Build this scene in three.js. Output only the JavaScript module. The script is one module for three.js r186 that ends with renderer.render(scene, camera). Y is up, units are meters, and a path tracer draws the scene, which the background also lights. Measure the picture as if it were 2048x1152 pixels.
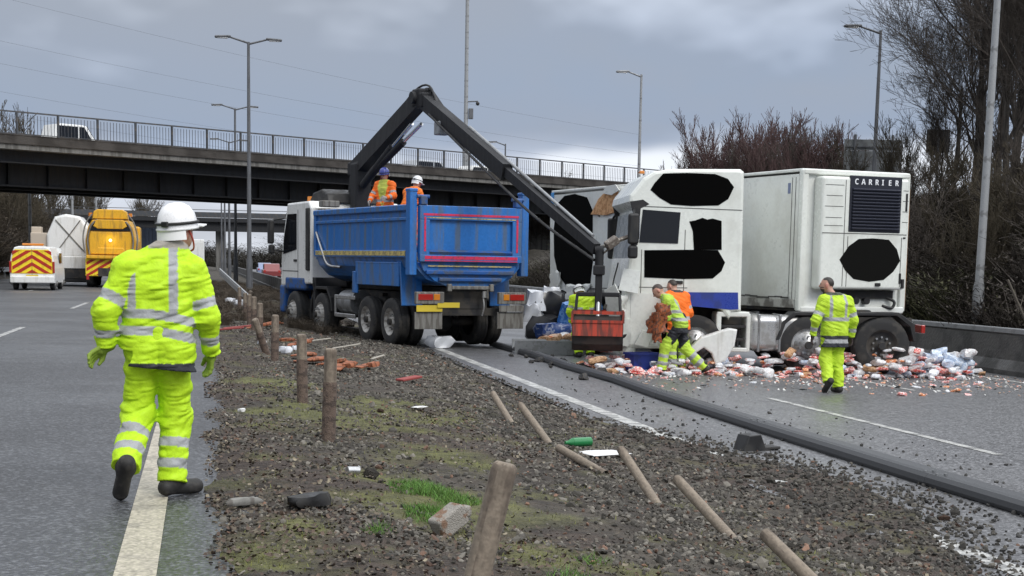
import * as THREE from 'three';
import { mergeGeometries } from 'three/addons/utils/BufferGeometryUtils.js';
import { RoundedBoxGeometry } from 'three/addons/geometries/RoundedBoxGeometry.js';
import { FontLoader } from 'three/addons/loaders/FontLoader.js';
import { TextGeometry } from 'three/addons/geometries/TextGeometry.js';

// ---------------------------------------------------------------- camera
const scene = new THREE.Scene();
const camera = new THREE.PerspectiveCamera(2 * Math.atan(887 / 3000) * 180 / Math.PI, 2048 / 1774, 0.1, 4000);
camera.setViewOffset(2048, 1774, 0, 0, 2048, 1152);
camera.position.set(0, 1.5, 0);
{
  const fwd = new THREE.Vector3(0.2006, -0.119, -0.9724);
  const right = new THREE.Vector3(0.97965, 0.01688, 0.2).normalize();
  const back = fwd.clone().negate().normalize(), up = back.clone().cross(right).normalize();
  right.crossVectors(up, back);
  camera.quaternion.setFromRotationMatrix(new THREE.Matrix4().makeBasis(right, up, back));
}
// ---------------------------------------------------------------- noise
function rng(seed) { let s = seed | 0; return () => { s = (s + 0x6d2b79f5) | 0; let t = Math.imul(s ^ (s >>> 15), 1 | s); t = (t + Math.imul(t ^ (t >>> 7), 61 | t)) ^ t; return ((t ^ (t >>> 14)) >>> 0) / 4294967296; }; }
const hash3 = (x, y, z) => { let h = Math.imul(x, 374761393) + Math.imul(y, 668265263) + Math.imul(z, 2147483647 - 1274126177); h = Math.imul(h ^ (h >>> 13), 1274126177); return ((h ^ (h >>> 16)) >>> 0) / 4294967296; };
const sm = (t) => t * t * (3 - 2 * t), lerp = (a, b, t) => a + (b - a) * t, clamp = (x, a = 0, b = 1) => Math.min(b, Math.max(a, x)), step = (a, b, x) => sm(clamp((x - a) / (b - a)));
function vn(x, y, z) {
  const ix = Math.floor(x), iy = Math.floor(y), iz = Math.floor(z), u = sm(x - ix), v = sm(y - iy), w = sm(z - iz);
  const c = (a, b, d) => hash3(ix + a, iy + b, iz + d);
  return lerp(lerp(lerp(c(0, 0, 0), c(1, 0, 0), u), lerp(c(0, 1, 0), c(1, 1, 0), u), v), lerp(lerp(c(0, 0, 1), c(1, 0, 1), u), lerp(c(0, 1, 1), c(1, 1, 1), u), v), w);
}
function fbm(x, y, z, o = 4) { let s = 0, a = 0.5, n = 0; for (let i = 0; i < o; i++) { s += a * vn(x, y, z); n += a; a *= 0.5; x = x * 2.03 + 17.1; y = y * 2.03 + 5.7; z = z * 2.03 + 9.2; } return s / n; }
// ---------------------------------------------------------------- sky: overcast, a slate cloud bank above a pale gap at the horizon
{
  const W = 2048, H = 1024, data = new Float32Array(W * H * 4);
  const key = [[-90, .10, .10, .105], [-2, .30, .31, .33], [0, .60, .63, .69], [2.6, .58, .62, .70], [4.0, .42, .47, .565], [5.0, .265, .315, .405], [6.6, .225, .275, .36], [8.2, .285, .33, .41], [10.5, .39, .43, .50], [16, .52, .56, .63], [26, .78, .82, .9], [45, 1.02, 1.06, 1.12], [90, 1.15, 1.18, 1.22]];
  for (let j = 0; j < H; j++) {
    const el = ((j + .5) / H - .5) * 180, ce = Math.cos(el * Math.PI / 180), se = Math.sin(el * Math.PI / 180), low = el > 0 && el < 32, st = low ? 1 : 8;
    for (let i = 0; i < W; i++) {
      const o = (j * W + i) * 4; if (i % st) { for (let c = 0; c < 4; c++) data[o + c] = data[o - 4 + c]; continue; }
      const az = ((i + .5) / W - .5) * 2 * Math.PI, x = Math.cos(az) * ce, z = Math.sin(az) * ce, deg = Math.atan2(x, -z) * 180 / Math.PI;
      let n1 = .5, n2 = .5, gap = 0; if (el > 0) { n1 = fbm(x * 4 + 4, se * 13, z * 4 + 8, 4); n2 = fbm(x * 16 + 2, se * 44 + 3, z * 16, 4); }
      let e = el; if (el > 0) e = Math.max(0.01, el + (n1 - .5) * 5 * step(0.5, 5, el) + (n2 - .5) * 2.4 * step(.3, 3, el));
      let k = 1; while (k < key.length - 1 && key[k][0] < e) k++;
      const a = key[k - 1], b = key[k], t = clamp((e - a[0]) / (b[0] - a[0]));
      if (low && el < 6) gap = step(.48, .62, fbm(x * 9 + 3.3, se * 26 + 1.5, z * 9 + 1, 4) + .12 * step(8, 15, deg) - .12 * step(10, 22, Math.abs(deg - 16))) * (1 - step(3.6, 5.4, el + (n2 - .5) * 2)) * .8;
      const side = (el > 4 && el < 40 ? lerp(1, .84, step(4, 6, el) * (1 - step(20, 40, el)) * (1 - step(4, 16, deg))) : 1) * (1 + .5 * step(-3, 26, deg) * step(5.5, 10, el)), br = (1 + (n2 - .5) * .85 + (n1 - .5) * .95) * side;
      for (let c = 0; c < 3; c++) data[o + c] = lerp(lerp(a[c + 1], b[c + 1], t) * (el > 0 ? br : 1), [.86, .9, .96][c], gap);
      data[o + 3] = 1;
    }
  }
  const t = new THREE.DataTexture(data, W, H, THREE.RGBAFormat, THREE.FloatType);
  t.mapping = THREE.EquirectangularReflectionMapping; t.magFilter = THREE.LinearFilter; t.needsUpdate = true;
  scene.background = t; scene.environment = t;
}
const sun = new THREE.DirectionalLight(new THREE.Color(1, .96, .9), 1.3);
sun.position.set(30, 60, 30); sun.target.position.set(3, 0, -25); sun.name = 'sun';
sun.castShadow = true; sun.shadow.radius = 40; sun.shadow.mapSize.set(2048, 2048);
Object.assign(sun.shadow.camera, { left: -60, right: 60, top: 60, bottom: -60, near: 1, far: 250 });
scene.add(sun, sun.target);
const renderer = new THREE.WebGLRenderer({ antialias: true });
renderer.toneMapping = THREE.LinearToneMapping; renderer.toneMappingExposure = 1.22; renderer.shadowMap.enabled = true;

// ---------------------------------------------------------------- helpers
const V = (x, y, z) => new THREE.Vector3(x, y, z), taken = new Map();
function numbered(n) { const k = taken.get(n) ?? 0; taken.set(n, k + 1); return k ? n + '_' + String(k).padStart(3, '0') : n; }
function tag(o, label, category, group, kind) { if (label) o.userData.label = label; if (category) o.userData.category = category; if (group) o.userData.group = group; if (kind) o.userData.kind = kind; return o; }
function thing(name, label, category, pos = [0, 0, 0], ry = 0, group) { const o = new THREE.Group(); o.name = numbered(name); o.position.set(...pos); o.rotation.y = ry; scene.add(o); return tag(o, label, category, group); }
function clean(g) {
  g = g.index ? g.toNonIndexed() : g;
  for (const k of Object.keys(g.attributes)) if (!['position', 'normal', 'uv', 'color'].includes(k)) g.deleteAttribute(k);
  if (!g.attributes.normal) g.computeVertexNormals();
  return g;
}
function uvBox(g) {
  const p = g.attributes.position, n = g.attributes.normal, uv = new Float32Array(p.count * 2);
  for (let i = 0; i < p.count; i++) {
    const k = g.index ? i : i - i % 3; let ax = Math.abs(n.getX(i)), ay = Math.abs(n.getY(i)), az = Math.abs(n.getZ(i));
    if (!g.index) { ax = ay = az = 0; for (let q = 0; q < 3; q++) { ax += Math.abs(n.getX(k + q)); ay += Math.abs(n.getY(k + q)); az += Math.abs(n.getZ(k + q)); } }
    const x = p.getX(i), y = p.getY(i), z = p.getZ(i);
    if (ay >= ax && ay >= az) { uv[2 * i] = x; uv[2 * i + 1] = z; } else if (ax >= az) { uv[2 * i] = z; uv[2 * i + 1] = y; } else { uv[2 * i] = x; uv[2 * i + 1] = y; }
  }
  g.setAttribute('uv', new THREE.BufferAttribute(uv, 2)); return g;
}
function merge(geos, keepUV) {
  geos = [].concat(geos).map(clean); const col = geos.some((g) => g.attributes.color);
  for (const g of geos) if (col && !g.attributes.color) g.setAttribute('color', new THREE.BufferAttribute(new Float32Array(g.attributes.position.count * 3).fill(1), 3));
  if (!keepUV) geos.forEach(uvBox);
  return geos.length === 1 ? geos[0] : mergeGeometries(geos);
}
function mesh(name, geos, mat, parent, keepUV) { const o = new THREE.Mesh(merge(geos, keepUV), mat); o.name = name; o.castShadow = o.receiveShadow = true; if (parent) parent.add(o); return o; }
const part = mesh;
function solo(name, label, category, geos, mat, pos = [0, 0, 0], ry = 0, group, keepUV) { const o = mesh(numbered(name), geos, mat, scene, keepUV); o.position.set(...pos); o.rotation.y = ry; return tag(o, label, category, group); }
function struct(name, geos, mat, keepUV) { const o = mesh(numbered(name), geos, mat, scene, keepUV); o.userData.kind = 'structure'; return o; }
function at(g, x = 0, y = 0, z = 0, rx = 0, ry = 0, rz = 0) { g.applyMatrix4(new THREE.Matrix4().compose(V(x, y, z), new THREE.Quaternion().setFromEuler(new THREE.Euler(rx, ry, rz)), V(1, 1, 1))); return g; }
const box = (w, h, d, ...p) => at(new THREE.BoxGeometry(w, h, d), ...p);
const rbox = (w, h, d, r, ...p) => at(new RoundedBoxGeometry(w, h, d, 2, r), ...p);
const cyl = (r1, r2, h, s, ...p) => at(new THREE.CylinderGeometry(r1, r2, h, s), ...p);
const lathe = (pts, s, ...p) => at(new THREE.LatheGeometry(pts.map(([a, b]) => new THREE.Vector2(a, b)), s), ...p);
function aim(g, a, b) { const d = V(...b).sub(V(...a)), L = d.length(); g.applyMatrix4(new THREE.Matrix4().compose(V(...a).add(V(...b)).multiplyScalar(.5), new THREE.Quaternion().setFromUnitVectors(V(0, 1, 0), d.divideScalar(L)), V(1, 1, 1))); return g; }
const dist = (a, b) => Math.hypot(a[0] - b[0], a[1] - b[1], a[2] - b[2]);
const rod = (a, b, r1, r2 = r1, s = 10) => aim(new THREE.CylinderGeometry(r2, r1, dist(a, b), s), a, b);
const bar = (a, b, w, d) => aim(new THREE.BoxGeometry(w, dist(a, b), d), a, b);
const tube = (pts, r, s = 8, n = pts.length * 6) => new THREE.TubeGeometry(new THREE.CatmullRomCurve3(pts.map((p) => V(...p)), false, 'centripetal'), n, r, s);
// polygon in XY pushed along Z (centred), edges bevelled
function ext(pts, depth, bevel = 0, ...p) {
  const s = new THREE.Shape(pts.map(([a, b]) => new THREE.Vector2(a, b)));
  const g = new THREE.ExtrudeGeometry(s, { depth: depth - 2 * bevel, bevelEnabled: bevel > 0, bevelThickness: bevel, bevelSize: bevel, bevelOffset: -bevel, bevelSegments: 2, curveSegments: 8 });
  g.translate(0, 0, -depth / 2 + bevel); return at(g, ...p);
}
function sheet(x0, x1, z0, z1, nx, nz, fy) {   // a surface over x,z with uv in metres
  const pos = [], uv = [], idx = [];
  for (let j = 0; j <= nz; j++) for (let i = 0; i <= nx; i++) { const x = lerp(x0, x1, i / nx), z = lerp(z0, z1, j / nz); pos.push(x, fy(x, z), z); uv.push(x, z); }
  const up = (z1 - z0) * (x1 - x0) > 0;
  for (let j = 0; j < nz; j++) for (let i = 0; i < nx; i++) { const a = j * (nx + 1) + i, b = a + 1, c = a + nx + 1, d = c + 1; up ? idx.push(a, c, b, b, c, d) : idx.push(a, b, c, b, d, c); }
  const g = new THREE.BufferGeometry(); g.setAttribute('position', new THREE.Float32BufferAttribute(pos, 3)); g.setAttribute('uv', new THREE.Float32BufferAttribute(uv, 2)); g.setIndex(idx); g.computeVertexNormals(); return g;
}
// ---------------------------------------------------------------- materials: tiling noise fields turned into colour, gloss and relief
const fields = {};
function field(kind) {
  if (fields[kind]) return fields[kind];
  const N = 512, f = new Float32Array(N * N), [px, py, oct, seed] = { soft: [4, 4, 6, 1], fine: [64, 64, 3, 2], blotch: [9, 9, 4, 3], streak: [17, 2, 5, 4], grain: [160, 160, 2, 5], wood: [40, 2, 5, 6], bark: [30, 6, 4, 7] }[kind];
  const lat = (x, y, wx, wy, s) => hash3(((x % wx) + wx) % wx, ((y % wy) + wy) % wy, s);
  for (let j = 0; j < N; j++) for (let i = 0; i < N; i++) {
    let s = 0, a = .5, n = 0, wx = px, wy = py;
    for (let k = 0; k < oct; k++) { const x = i / N * wx, y = j / N * wy, ix = Math.floor(x), iy = Math.floor(y), u = sm(x - ix), v = sm(y - iy); s += a * lerp(lerp(lat(ix, iy, wx, wy, seed + k), lat(ix + 1, iy, wx, wy, seed + k), u), lerp(lat(ix, iy + 1, wx, wy, seed + k), lat(ix + 1, iy + 1, wx, wy, seed + k), u), v); n += a; a *= .55; wx *= 2; wy *= 2; }
    f[j * N + i] = clamp((s / n - .5) * 1.7 + .5);
  }
  return (fields[kind] = f);
}
const s8 = (l) => 255 * (l <= .0031308 ? 12.92 * l : 1.055 * Math.pow(clamp(l), 1 / 2.4) - .055);
const texCache = new Map();
function tex(key, make, srgb) { if (!texCache.has(key)) { const N = 512, d = new Uint8Array(N * N * 4); for (let i = 0; i < N * N; i++) { const c = make(i); d[i * 4] = c[0]; d[i * 4 + 1] = c[1]; d[i * 4 + 2] = c[2]; d[i * 4 + 3] = 255; } const t = new THREE.DataTexture(d, N, N); t.wrapS = t.wrapT = THREE.RepeatWrapping; t.magFilter = THREE.LinearFilter; if (srgb) t.colorSpace = THREE.SRGBColorSpace; t.needsUpdate = true; texCache.set(key, t); } return texCache.get(key); }
// c base colour, d second colour (dirt, wear) mixed in by a noise field above a threshold; r gloss range
function mat(o) {
  const m = new THREE.MeshPhysicalMaterial({ roughness: 1, metalness: o.metal ?? 0, clearcoat: o.coat ?? 0, clearcoatRoughness: o.coatR ?? .15, side: o.side ?? THREE.FrontSide });
  const k = o.kind ?? 'soft', sc = o.scale ?? 2, A = field(k), B = field(o.kind2 ?? 'fine'), lo = o.lo ?? .5, hi = o.hi ?? .8, amt = o.amt ?? .5, gr = o.grain ?? .08, c = o.c, d = o.d ?? c.map((x) => x * .5), r = o.r ?? [.5, .7];
  const t = tex(JSON.stringify([k, o.kind2, lo, hi, amt, gr, c, d]), (i) => { const w = amt * step(lo, hi, A[i]), g = 1 + gr * (B[i] - .5) * 2; return [0, 1, 2].map((q) => s8(lerp(c[q], d[q], w) * g)); }, true).clone();
  t.repeat.set(1 / sc, 1 / sc); m.map = t;
  m.roughness = r[1]; if (r[0] !== r[1]) { const ratio = Math.round(r[0] / r[1] * 4) / 4, q = tex('r' + k + ratio, (i) => { const v = 255 * lerp(ratio, 1, step(.3, .75, A[i]) * .7 + B[i] * .3); return [v, v, v]; }).clone(); q.repeat.set(1 / sc, 1 / sc); m.roughnessMap = q; }
  if (o.bump) { const q = tex('b' + k + (o.kind2 ?? 'fine') + (o.bmix ?? .5), (i) => { const v = 255 * lerp(A[i], B[i], o.bmix ?? .5); return [v, v, v]; }).clone(); q.repeat.set(1 / sc, 1 / sc); m.bumpMap = q; m.bumpScale = o.bump; }
  if (o.vertex) m.vertexColors = true;
  return m;
}
const rgb = (r, g, b) => { const f = (v) => { v /= 255; return v <= .04045 ? v / 12.92 : Math.pow((v + .055) / 1.055, 2.4); }; return [f(r), f(g), f(b)]; };
const plain = (c, r = .6, metal = 0, extra = {}) => { const m = new THREE.MeshPhysicalMaterial({ roughness: r, metalness: metal, ...extra }); m.color.setRGB(...c); return m; };
const M = {
  rubber: mat({ c: [.018, .018, .019], d: [.07, .065, .058], lo: .45, hi: .8, amt: .6, r: [.7, .95], scale: .8 }),
  black: mat({ c: [.014, .014, .015], d: [.045, .043, .04], amt: .5, r: [.45, .8], scale: .9 }),
  chassis: mat({ c: [.02, .02, .022], d: [.07, .062, .052], lo: .4, hi: .75, amt: .7, r: [.6, .9], scale: 1.1 }),
  steel: mat({ c: [.32, .33, .34], d: [.12, .11, .1], amt: .6, r: [.35, .6], metal: .7, scale: .9 }),
  galv: mat({ c: [.3, .31, .32], d: [.2, .2, .2], kind: 'blotch', amt: .6, r: [.5, .7], metal: .35, scale: .8 }),
  alu: mat({ c: [.5, .5, .5], d: [.25, .24, .22], amt: .5, r: [.3, .5], metal: .8, scale: .7 }),
  white: mat({ c: [.78, .785, .77], d: [.42, .41, .37], kind: 'streak', lo: .6, hi: .95, amt: .45, r: [.28, .5], scale: 2.2, coat: .4, grain: .03 }),
  whiteDirty: mat({ c: [.74, .745, .73], d: [.4, .38, .33], kind: 'streak', lo: .5, hi: .9, amt: .5, r: [.35, .6], scale: 2.6, grain: .05 }),
  glass: plain([.006, .008, .012], .1, 0, { specularIntensity: .6 }),
  redLens: plain([.35, .02, .015], .2, 0, { clearcoat: 1 }), amberLens: plain([.6, .2, .02], .2, 0, { clearcoat: 1 }), clearLens: plain([.7, .72, .74], .12, 0, { clearcoat: 1 }),
  yellowPlate: plain([.65, .5, .05], .4), whitePlate: plain([.75, .75, .74], .4),
};
// ---------------------------------------------------------------- ground, roads and the central reservation
const roadR = (x) => -0.35 - .019 * (x - 4.97);
const RIGHT0 = 4.55, RIGHT1 = 15.75;
function groundY(x, z) {
  const n = fbm(x * .15, 3, z * .15, 4) - .5;
  if (x < -12.4) return Math.min(-.05 + (-12.4 - x) * .5, 5.2) + n * Math.min(1.2, (-12.4 - x) * .25);
  if (x < -.05) return -.06;
  if (x < 4.6) return lerp(-.08, -.5, clamp(x / 4.6));
  if (x < 16.6) return roadR(x) - .07;
  return Math.min(roadR(16.6) - .05 + (x - 16.6) * .48, lerp(2.4, 3.9, step(-70, -54, z))) + n * Math.min(1.3, (x - 16.6) * .3);
}
const soil = mat({ c: [.055, .047, .038], d: [.03, .027, .02], kind: 'blotch', lo: .3, hi: .7, amt: .8, r: [.9, 1], scale: 5, bump: .05 });
{
  const xs = [-1500, -700, -300, -150, -80, -50], zs = []; for (let x = -40; x <= 60; x += 1) xs.push(x); xs.push(-12.4, -.05, 4.6, 16.6, 75, 100, 160, 320, 700, 1500); xs.sort((a, b) => a - b);
  for (let z = 60; z > -140; z -= 2.5) zs.push(z); for (let z = -140; z > -400; z -= 10) zs.push(z); zs.push(-400, -520, -700, -1000, -1400, -2000, -3000);
  const pos = [], uv = [], idx = [], nx = xs.length; for (const z of zs) for (const x of xs) { pos.push(x, groundY(x, z), z); uv.push(x, z); }
  for (let j = 0; j < zs.length - 1; j++) for (let i = 0; i < nx - 1; i++) { const a = j * nx + i; idx.push(a, a + 1, a + nx, a + 1, a + nx + 1, a + nx); }
  const g = new THREE.BufferGeometry(); g.setAttribute('position', new THREE.Float32BufferAttribute(pos, 3)); g.setAttribute('uv', new THREE.Float32BufferAttribute(uv, 2)); g.setIndex(idx); g.computeVertexNormals();
  struct('ground', g, soil, true);
}
function asphalt(seed, c, c2, r0, r1, bump, wet) {   // one 2048 px sheet: broad damp patches, tyre-worn bands, and aggregate grain
  const N = 2048, S = 13, d = new Uint8Array(N * N * 4), q = new Uint8Array(N * N * 4), A = field('soft'), B = field('grain'), F = field('fine'), C = field('blotch');
  const bi = (f, x, y) => { const ix = Math.floor(x), iy = Math.floor(y), u = x - ix, v = y - iy, g = (a, b) => f[((b & 511) << 9) | (a & 511)]; return lerp(lerp(g(ix, iy), g(ix + 1, iy), u), lerp(g(ix, iy + 1), g(ix + 1, iy + 1), u), v); };
  for (let j = 0; j < N; j++) for (let i = 0; i < N; i++) {
    const o = (j * N + i) * 4, w = bi(A, i / 4 + seed * 37, j / 4), w2 = bi(C, i / 2, j / 2 + seed * 91), g = B[((j & 511) << 9) | (i & 511)], g2 = F[(((j * 3) & 511) << 9) | ((i * 3) & 511)], t = clamp(w * .7 + w2 * .3), k = .3 + g * .8 + g2 * .5 + (g > .76 ? 1.1 : 0) + (g2 > .8 ? .5 : 0);
    for (let z = 0; z < 3; z++) d[o + z] = s8(lerp(c[z], c2[z], t) * k); d[o + 3] = 255;
    const rr = 255 * clamp(lerp(r0, r1, step(.25, .7, t)) + (g - .5) * .12); q[o] = q[o + 1] = q[o + 2] = rr; q[o + 3] = 255;
  }
  const mk = (a, srgb) => { const t = new THREE.DataTexture(a, N, N); t.wrapS = t.wrapT = THREE.RepeatWrapping; t.magFilter = THREE.LinearFilter; if (srgb) t.colorSpace = THREE.SRGBColorSpace; t.repeat.set(1 / S, 1 / S); t.rotation = .21 * seed; t.needsUpdate = true; return t; };
  const m = new THREE.MeshPhysicalMaterial({ map: mk(d, true), roughnessMap: mk(q), roughness: 1, clearcoat: wet, clearcoatRoughness: .3 }), b = tex('bgrain', (i) => { const v = 255 * B[i]; return [v, v, v]; }).clone(); b.repeat.set(1 / 3.2, 1 / 3.2); m.bumpMap = b; m.bumpScale = bump; return m;
}
const asphaltL = asphalt(1, [.052, .054, .058], [.034, .035, .038], .4, .62, .006, .1), asphaltR = asphalt(2, [.1, .101, .106], [.065, .065, .068], .4, .6, .004, .2);
const leftRoad = struct('left_carriageway', sheet(-12.2, .3, 30, -700, 4, 60, () => 0), asphaltL, true);
const rightRoad = struct('right_carriageway', sheet(RIGHT0, RIGHT1, 30, -700, 4, 60, (x) => roadR(x)), asphaltR, true);
const paint = mat({ c: [.47, .47, .45], d: [.1, .1, .1], kind: 'blotch', kind2: 'grain', lo: .4, hi: .62, amt: .75, r: [.35, .6], grain: .3, scale: 1.3 });
const paintOld = mat({ c: [.38, .345, .275], d: [.15, .14, .12], kind: 'blotch', kind2: 'grain', lo: .5, hi: .8, amt: .5, r: [.45, .7], grain: .35, scale: 2.3 });
const strip = (x, w, z0, z1, fy) => sheet(x - w / 2, x + w / 2, z0, z1, 1, Math.max(1, Math.round(Math.abs(z1 - z0) / 12)), fy);
part('edge_line', strip(-.33, .2, 20, -300, () => .005), paintOld, leftRoad, true);
for (const x of [-3.73, -7.3]) for (let k = 0; k < 12; k++) { const z = -28 - (x < -5 ? 4 : 0) - 18 * (k - 1) + 1; part('lane_dash', strip(x, .13, z, z - 6, () => .005), paint, leftRoad, true); }
part('edge_line', strip(-11.1, .18, 20, -300, () => .005), paint, leftRoad, true);
part('edge_line', strip(4.95, .2, 12, -300, (x) => roadR(x) + .005), paint, rightRoad, true);
part('edge_line', strip(14.9, .18, 12, -300, (x) => roadR(x) + .005), paint, rightRoad, true);
for (const x of [8.18, 11.5]) for (let k = 0; k < 12; k++) { const z = (x < 9 ? -14.3 : -22.9) - 14.2 * (k - 1); part('lane_dash', strip(x, .12, z, z - 6.6, (q) => roadR(q) + .005), paint, rightRoad, true); }

// the reservation: soil, stones and moss, sloping from the left road down to the right one
const moss = [[1.15, -14.6, 1.3, 2.4], [1.55, -9.0, .75, 1.4], [1.75, -7.6, .7, .9], [.55, -8.4, .3, .5], [.25, -7.5, .35, .5], [2.1, -15.5, 1, 2], [1.2, -10.4, .5, .7], [1.9, -12.2, .7, 1.2], [.9, -18.5, .8, 2]];
function mossAt(x, z) { let m = 0; for (const [a, b, rx, rz] of moss) m = Math.max(m, 1 - Math.hypot((x - a) / rx, (z - b) / rz)); return clamp(m * 1.5 + (fbm(x * 2.2, 5, z * 2.2, 3) - .5) * 2.2 - .14); }
function spill(x, z) { const m = Math.exp(-(((z + 12.4) / 3.4) ** 2)) * 1.15 - .05; return 4.68 + m + (fbm(x * .8, 1, z * .8, 3) - .5) * .7 * clamp(m + .25); }
function verge(x, z) {
  const s = clamp(x / 4.6), base = x < 4.6 ? lerp(.0, -.345, sm(s)) : roadR(x), hump = .05 * Math.sin(Math.PI * s) + (fbm(x * .7, 2, z * .7, 4) - .5) * .16 * Math.sin(Math.PI * clamp(s, .05, .95)) + (fbm(x * 4, 7, z * 4, 3) - .5) * .06;
  const L = .02 + (fbm(1, 4, z * 1.3, 4) - .5) * .36, inL = step(-.1, .16, x - L), inR = 1 - step(-.35, .12, x - spill(x, z));
  return base + lerp(-.05, .012, inL * inR) + hump * inL * inR * (x > 4.7 ? .4 : 1);
}
{
  const W = 640, H = 1536, d = new Uint8Array(W * H * 4), x0 = -.5, x1 = 7.5, z0 = 6, z1 = -62;
  for (let j = 0; j < H; j++) for (let i = 0; i < W; i++) {
    const x = lerp(x0, x1, (i + .5) / W), z = lerp(z0, z1, (j + .5) / H), n = fbm(x * 1.6, 9, z * 1.6, 3), f = vn(x * 14, 2, z * 14), m = mossAt(x, z), leafy = step(.42, .62, fbm(x * 1.1 + 5, 6, z * .9, 2) + .22 * (1 - step(0, 1.3, x))), o = (j * W + i) * 4;
    for (let c = 0; c < 3; c++) { let v = lerp([.06, .05, .039][c], [.036, .028, .021][c], step(.35, .65, n)); v = lerp(v, [.05, .034, .027][c], leafy * .6); v = lerp(v, [.125, .13, .038][c], m * .65) * (.6 + f * .8); d[o + c] = s8(v); } d[o + 3] = 255;
  }
  const t = new THREE.DataTexture(d, W, H); t.colorSpace = THREE.SRGBColorSpace; t.magFilter = THREE.LinearFilter; t.needsUpdate = true;
  const m = new THREE.MeshStandardMaterial({ map: t, roughness: .93 }), b = tex('bfine', (i) => { const v = 255 * field('fine')[i]; return [v, v, v]; }).clone(); b.repeat.set(6, 50); m.bumpMap = b; m.bumpScale = .02;
  const g = sheet(x0, x1, z0, z1, 110, 620, verge), uv = g.attributes.uv; for (let i = 0; i < uv.count; i++) uv.setXY(i, (uv.getX(i) - x0) / (x1 - x0), (uv.getY(i) - z0) / (z1 - z0));
  struct('central_reservation', g, m, true);
  struct('far_central_reservation', sheet(-.05, 4.6, -62, -700, 4, 40, (x) => lerp(.02, -.32, clamp(x / 4.6))), soil, true);
}
function scatter(name, label, geo, material, list, group) {   // list of [x,y,z, sx,sy,sz, rx,ry,rz, r,g,b]
  const o = new THREE.InstancedMesh(geo, material, list.length), m = new THREE.Matrix4(), q = new THREE.Quaternion(), c = new THREE.Color();
  list.forEach((a, i) => { m.compose(V(a[0], a[1], a[2]), q.setFromEuler(new THREE.Euler(a[6], a[7], a[8])), V(a[3], a[4], a[5])); o.setMatrixAt(i, m); o.setColorAt(i, c.setRGB(a[9], a[10], a[11])); });
  o.name = name; o.castShadow = o.receiveShadow = true; scene.add(o); return tag(o, label, group, null, 'stuff');
}
function stone(seed) { const g = new THREE.IcosahedronGeometry(1, 0), p = g.attributes.position, r = rng(seed), k = new Map(); for (let i = 0; i < p.count; i++) { const key = [p.getX(i), p.getY(i), p.getZ(i)].map((v) => v.toFixed(2)).join(); if (!k.has(key)) k.set(key, .65 + r() * .6); const s = k.get(key); p.setXYZ(i, p.getX(i) * s, p.getY(i) * s * .75, p.getZ(i) * s); } g.computeVertexNormals(); return g; }
const white1 = plain([1, 1, 1], .85), whiteWet = plain([1, 1, 1], .45);
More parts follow.
